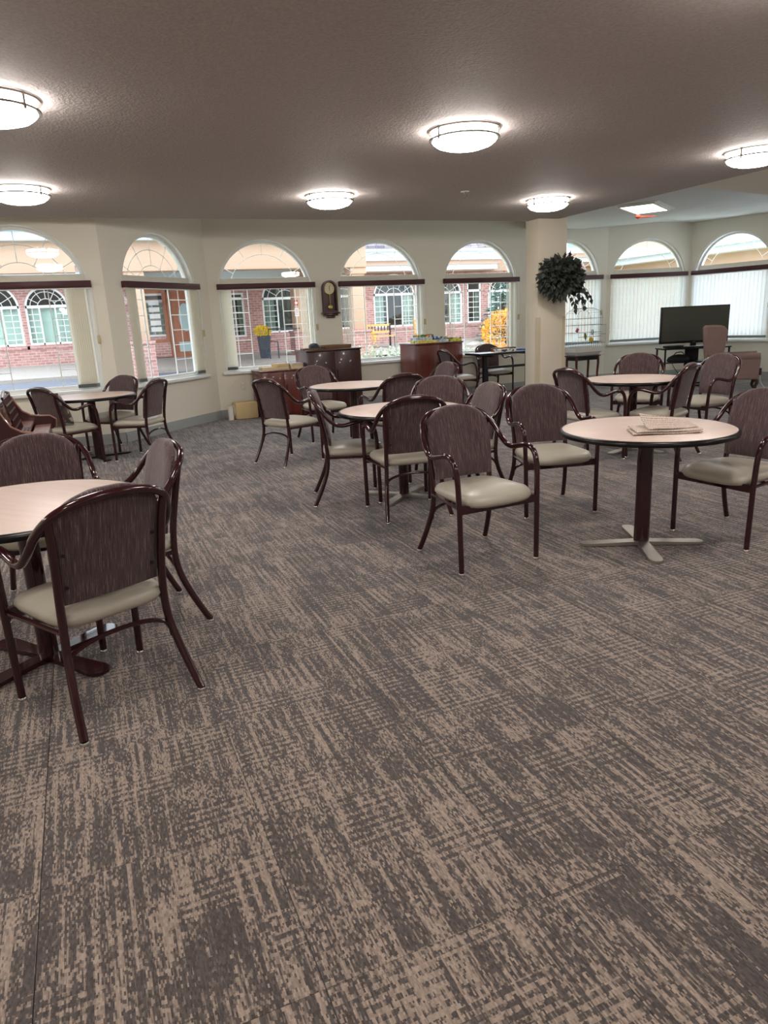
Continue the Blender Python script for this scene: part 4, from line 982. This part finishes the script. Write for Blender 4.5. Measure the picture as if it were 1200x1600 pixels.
for x, r, s_, z, a in ext:
    outl = [(-r, s_), (r, s_)] + ([(r * math.cos(PI * i / 20), z + r * math.sin(PI * i / 20)) for i in range(21)] if a else [(r, z), (-r, z)])
    w = MB(); strip(w, outl, .06, .03, .10, True); tz = 2.24 if a else 2.28
    w.box(-r + .02, r - .02, .03, .10, tz, tz + .08)
    if r > .55:
        for xx in (-r * .36, r * .36): w.box(xx - .02, xx + .02, .03, .09, s_, tz)
    wo = w.build('window', M['white'], bd, 30); wo.location.x = x
    g = MB()
    def gb_(x0, z0, x1, z1): g.tube([(x0, .07, z0), (x1, .07, z1)], .011, 4)
    cols_ = ([-r * .68, r * .68] if r > .55 else [0.0])
    for xx in cols_: gb_(xx, s_, xx, tz)
    for i in range(1, 6):
        zz_ = s_ + (tz - s_) * i / 6
        if r > .55: gb_(-r, zz_, -r * .36, zz_); gb_(r * .36, zz_, r, zz_)
        else: gb_(-r, zz_, r, zz_)
    if a:
        for rr in (r * .75, r * .42):
            zc = max(0, tz + .08 - z); a0 = math.asin(min(.98, zc / rr)); g.tube([(rr * math.cos(a0 + (PI - 2 * a0) * i / 14), .07, z + rr * math.sin(a0 + (PI - 2 * a0) * i / 14)) for i in range(15)], .011, 4)
        for d in (30, 60, 90, 120, 150):
            an = math.radians(d); gb_(r * .42 * math.cos(an), z + r * .42 * math.sin(an), r * math.cos(an), z + r * math.sin(an))
    g.build('grille', M['white'], wo)
    p = MB(); p.add([(q[0], .08, q[1]) for q in outl], [tuple(range(len(outl)))]); p.build('pane', M['ext_glass'], wo)
    c_ = MB()
    for xa, xb in ((-r, -r * .45), (r * .45, r)) if x > 3 else ((-r, r),):
        n = 14; vs = [(xa + (xb - xa) * i / n, .20 + .025 * math.sin(i * 2.2), zz_) for zz_ in (s_, tz) for i in range(n + 1)]
        c_.add(vs, [(i, i + 1, n + 2 + i, n + 1 + i) for i in range(n)])
    c_.build('curtain', M['curtain'], wo)
# soldier-course arch bricks above the arched windows
bm_ = MB().box(-.035, .035, -.025, .02, -.10, .10).mesh('arch_brick', M['brick'])
for x, r, s_, z, a in ext:
    if a and 5 < x < 16:
        for i in range(19):
            an = PI * i / 18; b_ = link('arch_brick', bm_, bd); b_.location = (x + (r + .11) * math.cos(an), 0, z + (r + .11) * math.sin(an)); b_.rotation_euler = (0, PI / 2 - an, 0)
# eaves and roof (left of the gable) and the gable itself
for i, (z0_, z1_, y0_) in enumerate(((3.02, 3.20, -.75), (3.20, 3.34, -.82), (3.34, 3.62, -.95), (3.62, 3.78, -1.05))):
    MB().box(X0, 14.5 + .1 * i, y0_, .3, z0_, z1_).build('fascia', M['stucco_p'] if i == 1 else M['fascia'], bd)
MB().box(X0, 14.4, -.70, 0, 2.98, 3.02).build('eave_soffit', M['soffit'], bd)
m = MB(); m.add([(X0, -1.1, 3.80), (14.9, -1.1, 3.80), (14.9, 5.5, 7.2), (X0, 5.5, 7.2), (X0, -1.1, 3.72), (14.9, -1.1, 3.72), (14.9, 5.5, 7.1), (X0, 5.5, 7.1)], [(0, 1, 2, 3), (4, 5, 6, 7), (0, 1, 5, 4), (1, 2, 6, 5), (2, 3, 7, 6), (3, 0, 4, 7)]); m.build('roof', M['shingle'], bd)
MB().box(14.4, 16.4, -.06, .3, 3.0, 4.6).build('gable_wall', M['stucco'], bd)
MB().box(13.9, 16.45, -.6, .4, 4.05, 4.25).build('gable_fascia', M['fascia'], bd)
m = MB(); m.add([(13.8, -.7, 4.26), (16.45, -.7, 4.26), (16.45, 5.5, 7.3), (13.8, 5.5, 7.3), (13.8, -.7, 4.2), (16.45, -.7, 4.2), (16.45, 5.5, 7.2), (13.8, 5.5, 7.2)], [(0, 1, 2, 3), (4, 5, 6, 7), (0, 1, 5, 4), (1, 2, 6, 5), (2, 3, 7, 6), (3, 0, 4, 7)]); m.build('gable_roof', M['shingle'], bd)
# entrance: wood surround, storefront window, door with oval glass and street number
en = thing('entrance_door', 'orange wooden entrance door with oval leaded glass, seen through the angled window', 'door', (3.33, YF - .03, BZ))
MB().box(-.42, .42, -.05, 0, .05, 2.08, bev=.01).build('door_leaf', M['door_wood'], en)
ov = MB().lathe([(0, 0), (.21, 0), (.21, .02), (0, .02)], 28, xf=Matrix.Translation((0, -.05, 1.30)) @ Matrix.Rotation(PI / 2, 4, 'X'), sy=2.3).build('oval_glass', M['oval'], en)
MB().lathe([(.20, 0), (.235, 0), (.235, .03), (.20, .03), (.20, 0)], 28, xf=Matrix.Translation((0, -.05, 1.30)) @ Matrix.Rotation(PI / 2, 4, 'X'), sy=2.15).build('oval_moulding', M['door_wood'], ov)
MB().box(-.27, .27, -.065, -.05, .25, .55).build('lower_panel', M['oval'], en)
m = MB(); m.box(-.52, -.42, -.08, 0, 0, 2.45); m.box(.42, .52, -.08, 0, 0, 2.45); m.box(-.52, .52, -.08, 0, 2.08, 2.18); m.build('door_frame', M['door_wood'], en)
MB().box(-.42, .42, -.03, 0, 2.18, 2.45).build('fanlight', M['black'], en)
tx = bpy.data.curves.new('number', 'FONT'); tx.body = '1010'; tx.size = .22; tx.extrude = .004; tx.materials.append(M['sign_w']); tx.align_x = 'CENTER'
to = link('street_number', tx, en); to.location = (0, -.045, 2.0 + .23); to.rotation_euler = (PI / 2, 0, 0)
MB().lathe([(.02, 0), (.03, .01), (.03, .03), (0, .04)], 10, xf=Matrix.Translation((.34, -.05, 1.0)) @ Matrix.Rotation(PI / 2, 4, 'X')).build('door_knob', M['brass'], en)
sf = thing('storefront_window', 'wood-framed entrance side window left of the orange door', 'window', (2.38, YF - .06, 0))
m = MB(); strip(m, [(-.46, 1.05), (.41, 1.05), (.41, 2.66), (-.46, 2.66)], .10, -.06, 0, True); m.build('wood_frame', M['door_wood'], sf)
MB().box(-.46, .41, -.06, 0, .62, 1.05).build('brick_apron', M['brick'], sf)
# notices on the storefront glass
for i in range(5): MB().box(-.12, .2, -.012, -.008, 1.40 + i * .2, 1.54 + i * .2).build('notice', M['sign_w'], sf)

# porte-cochere: stucco beams on columns with brick piers
pcx = thing('entrance_canopy', 'beige stucco entrance canopy with brown ceiling over the drive', 'canopy', (0, 0, 0))
MB().box(1.05, 6.78, 16.75, 17.25, 2.69, 3.30, bev=.01).build('front_beam', M['stucco'], pcx)
MB().box(.98, 6.85, 16.5, 17.3, 3.30, 3.46).build('canopy_fascia', M['fascia'], pcx)
MB().box(.93, 6.9, 16.35, 17.3, 3.46, 3.56).build('gutter', M['fascia'], pcx)
MB().box(6.38, 6.78, 17.25, 22.6, 2.69, 3.30, bev=.01).build('side_beam', M['stucco'], pcx)
MB().box(1.05, 6.4, 21.9, 22.5, 2.70, 3.05).build('rear_beam', M['fascia'], pcx)
MB().box(1.1, 6.7, 17.2, 22.7, 3.05, 3.12).build('canopy_ceiling', M['soffit'], pcx)
m = MB(); m.add([(.9, 16.3, 3.56), (6.9, 16.3, 3.56), (6.2, 19.8, 4.9), (1.6, 19.8, 4.9), (6.9, 22.8, 3.56), (.9, 22.8, 3.56)], [(0, 1, 2, 3), (3, 2, 4, 5), (0, 3, 5), (1, 4, 2)]); m.build('canopy_roof', M['shingle'], pcx, 20)
MB().box(1.05, 1.45, 17.25, 22.6, 2.69, 3.30, bev=.01).build('side_beam', M['stucco'], pcx)
pg = thing('drive_pergola', 'beige stucco overhead beam with pale fascia outside the leftmost window', 'canopy', (0, 0, 0))
MB().box(-9, .22, 16.75, 17.05, 2.69, 3.30, bev=.01).build('beam', M['stucco'], pg)
MB().box(-9, .26, 16.5, 17.1, 3.30, 3.46).build('fascia', M['fascia'], pg); MB().box(-9, .3, 16.4, 17.15, 3.46, 3.56).build('gutter', M['fascia'], pg)
for x_ in (-8.6, -4.2): MB().box(x_ - .17, x_ + .17, 16.75, 17.05, gz(16.9) - .1, 2.69, bev=.01).build('post', M['stucco'], pg)
def pier(x, y, label, w=.40, top=2.7):
    g = gz(y)
    t = thing('canopy_column', label, 'column', (x, y, g), 0, 'stucco columns of the entrance canopy')
    MB().box(-w * .42, w * .42, -w * .42, w * .42, 1.23 - g, top - g, bev=.01).build('shaft', M['stucco'], t)
    MB().box(-w * .6, w * .6, -w * .6, w * .6, -.1, 1.15 - g).build('brick_pier', M['brick'], t)
    MB().box(-w * .66, w * .66, -w * .66, w * .66, 1.15 - g, 1.23 - g, bev=.01).build('pier_cap', M['brick'], t)
    MB().box(-w * .52, w * .52, -w * .52, w * .52, top - g - .16, top - g, bev=.01).build('capital', M['stucco'], t)
    return t
pier(1.38, 17.0, 'beige column on a brick pier seen at left in the angled window'); pier(6.58, 17.0, 'beige column on a brick pier seen at left in the window right of the clock')
p3 = pier(6.60, 22.1, 'beige column on a wide brick pier seen in the window left of the clock', .48)
sg = thing('fire_lane_sign', 'small red and white sign on the far canopy column', 'sign', (6.44, 21.89, 0))
MB().box(-.05, .07, -.012, 0, 1.98, 2.14).build('red_plate', M['red'], sg); MB().box(-.03, .05, -.016, -.012, 2.03, 2.09).build('red_symbol', M['sign_w'], sg); MB().box(-.05, .07, -.012, 0, 1.66, 1.90).build('white_plate', M['sign_w'], sg)
for z in (1.70, 1.75, 1.80, 1.85): MB().box(-.03, .05, -.015, -.012, z, z + .02).build('text_line', M['red'], sg)

# planter with mums, handrail, bench
def blob_leaves(mb, c, rx, ry, rz_, n, L, seed, shell=.5, mi=None, up=.3):
    r_ = random.Random(seed)
    for i in range(n):
        v = sph(r_); v = v.normalized() * (shell + (1 - shell) * r_.random())
        leaf_geo(mb, Vector((c[0] + v.x * rx, c[1] + v.y * ry, c[2] + v.z * rz_)), sph(r_).normalized(), v + sph(r_) * .6 + Vector((0, 0, up)), r_.uniform(.7, 1.2) * L, 0 if mi is None else r_.choice(mi))
plz = gz(21.5) + .04
ppl = thing('flower_planter', 'tall charcoal planter filled with yellow mums by the brick wall', 'planter', (5.25, 21.5, plz))
m = MB(); m.add([(-.12, -.12, 0), (.12, -.12, 0), (.12, .12, 0), (-.12, .12, 0), (-.17, -.17, .66), (.17, -.17, .66), (.17, .17, .66), (-.17, .17, .66)], [(0, 1, 2, 3), (4, 5, 6, 7), (0, 1, 5, 4), (1, 2, 6, 5), (2, 3, 7, 6), (3, 0, 4, 7)]); m.build('pot', M['planter'], ppl)
m = MB(); blob_leaves(m, (-.03, 0, .78), .24, .24, .17, 320, .07, 5); tag(m.build('mum_flowers', M['mum'], ppl), kind='stuff')
hrz = gz(21) + .04
hr = thing('handrail', 'dark pipe handrail beside the flower planter', 'handrail', (0, 0, 0))
MB().tube([(5.33, 21.2, hrz), (5.33, 21.2, 1.32), (6.3, 21.2, 1.30)], .022, 8).build('rail', M['planter'], hr)
MB().tube([(5.33, 21.15, .98), (5.58, 21.15, .95), (5.58, 21.15, hrz)], .022, 8).build('end_post', M['planter'], hr)
bz_ = gz(22.5) + .02
bn = thing('garden_bench', 'honey coloured wooden garden bench against the brick wall', 'bench', (9.40, 22.5, bz_))
for k in range(4): MB().box(-.55, .55, -.28 + k * .11, -.19 + k * .11, .38, .41).build('seat_slat', M['bench_w'], bn)
for z in (.50, .72): MB().box(-.55, .55, .16, .19, z, z + .07).build('back_rail', M['bench_w'], bn)
for k in range(9): MB().box(-.50 + k * .115, -.46 + k * .115, .165, .185, .57, .72).build('back_slat', M['dark_in'], bn)
for x in (-.52, .52):
    for y in (-.25, .18): MB().box(x - .025, x + .025, y - .025, y + .025, 0, .40 if y < 0 else .78).build('leg', M['black'], bn)
    MB().tube(catmull([(x, -.27, .40), (x, -.26, .58), (x, -.1, .62), (x, .18, .60)], 4), .018, 6).build('armrest', M['black'], bn)
sb = thing('garden_chair', 'slatted wooden chair back at the right of the garden bench', 'chair', (11.15, 22.7, bz_))
for k in range(4): MB().box(-.3, .3, 0, .03, .42 + k * .12, .51 + k * .12).build('slat', M['bench_w'], sb)
for x in (-.28, .28): MB().box(x - .02, x + .02, .03, .06, 0, .9).build('post', M['bench_w'], sb)
MB().box(-.3, .3, -.4, 0, .38, .41).build('seat', M['bench_w'], sb)

# shrubs and trees
gbz = gz(20)
gbs = thing('golden_shrub', 'rounded golden orange autumn shrub outside the window left of the column', 'shrub', (13.0, 19.9, gbz))
m = MB(); blob_leaves(m, (0, 0, .55), 1.05, .9, .68, 2600, .075, 9, .75, [0, 0, 1]); tag(m.build('foliage', [M['gold'], M['gold2']], gbs), kind='stuff')
m = MB()
for i in range(14):
    a = i * 2 * PI / 14; m.tube([(0.1 * math.cos(a), .1 * math.sin(a), 0), (.6 * math.cos(a), .6 * math.sin(a), .8)], [.02, .008], 5)
m.build('stems', M['stem'], gbs)
spz = gz(22.3)
spt = thing('blue_spruce', 'blue grey spruce tree behind the golden shrub', 'tree', (14.2, 22.3, spz))
MB().tube([(0, 0, 0), (0, 0, 2.05)], [.08, .01], 8).build('trunk', M['stem'], spt)
m = MB(); r_ = random.Random(12)
for lev in range(17):
    z = .12 + lev * .12; R_ = 1.0 * (1 - lev / 18.5) ** .85
    for b_ in range(max(5, int(17 - lev * .6))):
        a = r_.random() * 2 * PI; tip = Vector((R_ * math.cos(a), R_ * math.sin(a), z - .03 + r_.uniform(-.04, .07)))
        base_ = Vector((0, 0, z + .04)); ax = tip - base_
        for q in range(16):
            t_ = .25 + .75 * q / 15; p = base_ + ax * t_
            for s_ in (-1, 1): leaf_geo(m, p, Vector((0, 0, 1)) + sph(r_) * .5, ax.normalized() + Vector((-math.sin(a), math.cos(a), .25)) * s_ * .9 + sph(r_) * .4, .085)
tag(m.build('needle_branches', M['spruce'], spt), kind='stuff')
for k, (x, y, sc, lb) in enumerate(((5.30, 13.5, 1.0, 'silvery leafy plant outside the window right of the clock, left clump'), (6.15, 13.9, .95, 'silvery leafy plant outside the window right of the clock, middle clump'), (7.0, 13.6, .8, 'silvery leafy plant outside, right clump beside the board game cabinet'), (7.9, 14.1, .75, 'silvery leafy plant outside the window left of the column'))):
    t = thing('silver_plant', lb, 'plant', (x, y, gz(y) - .03), 0, 'silvery plants under the windows')
    m = MB(); r_ = random.Random(40 + k)
    for i in range(70):
        a = r_.random() * 2 * PI; q = r_.uniform(.05, .38); b0 = Vector((q * math.cos(a), q * math.sin(a), 0)); h = r_.uniform(.55, .9) * sc; tip = b0 * 1.35 + Vector((r_.uniform(-.08, .08), r_.uniform(-.08, .08), h))
        m.tube([b0, tip], [.006, .002], 3)
        for j in range(9):
            p = b0.lerp(tip, .3 + .7 * j / 8); leaf_geo(m, p, sph(r_).normalized(), Vector((r_.uniform(-1, 1), r_.uniform(-1, 1), .5)), .06)
    tag(m.build('foliage', M['silver'], t), kind='stuff')
yp = thing('yellow_sapling', 'thin yellowing plant in front of the garden bench', 'plant', (8.62, 21.2, gz(21.2)))
m = MB(); blob_leaves(m, (0, 0, .45), .25, .25, .45, 110, .07, 77, .2); tag(m.build('foliage', M['gold2'], yp), kind='stuff'); MB().tube([(0, 0, 0), (0, 0, .9)], [.012, .004], 5).build('stem', M['stem'], yp)
for k, (x, y, s_, lb) in enumerate(((12.0, 20.6, .30, 'low pale grey garden boulder left of the golden shrub'), (11.45, 21.4, .36, 'larger grey garden boulder near the brick wall'))):
    t = thing('garden_boulder', lb, 'rock', (x, y, gz(y) - .05), .4 * k, 'garden boulders')
    m = MB(); r_ = random.Random(5 + k); m.lathe([(s_ * .9, 0), (s_ * 1.1, s_ * .2), (s_ * .95, s_ * .55), (s_ * .5, s_ * .8), (0, s_ * .85)], 9); m.v = [(x_ * r_.uniform(.85, 1.2), y_ * .7 * r_.uniform(.85, 1.2), z_ * r_.uniform(.9, 1.1)) for x_, y_, z_ in m.v]; m.build('stone', M['concrete'], t, 25)
# two-storey wing beyond the bay
wg = thing('stucco_wing', 'pink stucco two-storey wing with pale eaves seen above the bay blinds', 'building', (0, 0, 0))
MB().box(16.6, 42, 24.0, 24.3, BZ, 3.1).build('lower_wall', M['stucco'], wg)
MB().box(16.6, 42, 23.2, 24.0, 3.05, 3.2).build('eave_soffit', M['soffit'], wg)
for i, (z0_, z1_, y0_) in enumerate(((3.2, 3.36, 23.1), (3.36, 3.5, 23.0), (3.5, 3.68, 22.9))): MB().box(16.55, 42, y0_, 24.2, z0_, z1_).build('fascia', M['stucco_p'] if i == 1 else M['fascia'], wg)
MB().box(16.6, 42, 24.6, 25.0, 3.4, 8.5).build('upper_wall', M['stucco_p'], wg)
for x, z0_, z1_, w in ((18.6, 3.75, 4.6, .7), (21.9, 3.75, 4.6, .75), (24.4, 3.8, 4.7, .4), (29.0, 3.5, 5.6, 1.1), (27.2, 3.6, 4.7, .5), (32, 3.6, 5.2, .9)):
    q = MB(); strip(q, [(x - w, z0_), (x + w, z0_), (x + w, z1_), (x - w, z1_)], .09, 24.52, 24.62, True); q.box(x - .03, x + .03, 24.53, 24.6, z0_, z1_); q.box(x - w, x + w, 24.53, 24.6, (z0_ + z1_) / 2 - .025, (z0_ + z1_) / 2 + .025)
    wo = q.build('window', M['white'], wg); MB().box(x - w, x + w, 24.58, 24.6, z0_, z1_).build('pane', mat('wing_window_glass', (150, 176, 190), .15), wo)
MB().box(20.0, 20.4, 12.0, 24.3, BZ * .2, 3.0).build('side_wall', M['stucco'], wg)
for i, (z0_, z1_, x0_) in enumerate(((3.0, 3.2, 19.4), (3.2, 3.45, 19.2))): MB().box(x0_, 21.0, 6, 24.0, z0_, z1_).build('side_fascia', M['fascia'], wg)
MB().box(21.4, 21.8, 2.0, 24.3, 3.0, 8.0).build('side_upper_wall', M['stucco_p'], wg)
for y, w in ((17.2, .95), (14.0, .7), (20.5, .6)):
    q = MB()
    for i in range(7): q.box(21.30, 21.38, y - w + i * w / 3 - .035, y - w + i * w / 3 + .035, 3.3, 5.4)
    q.box(21.30, 21.38, y - w, y + w, 3.3, 3.38); q.box(21.30, 21.38, y - w, y + w, 5.3, 5.4); q.box(21.30, 21.38, y - w, y + w, 4.3, 4.38)
    wo = q.build('window', M['white'], wg); MB().box(21.36, 21.4, y - w, y + w, 3.3, 5.4).build('pane', mat('tall_window_glass', (150, 186, 204), .15), wo)
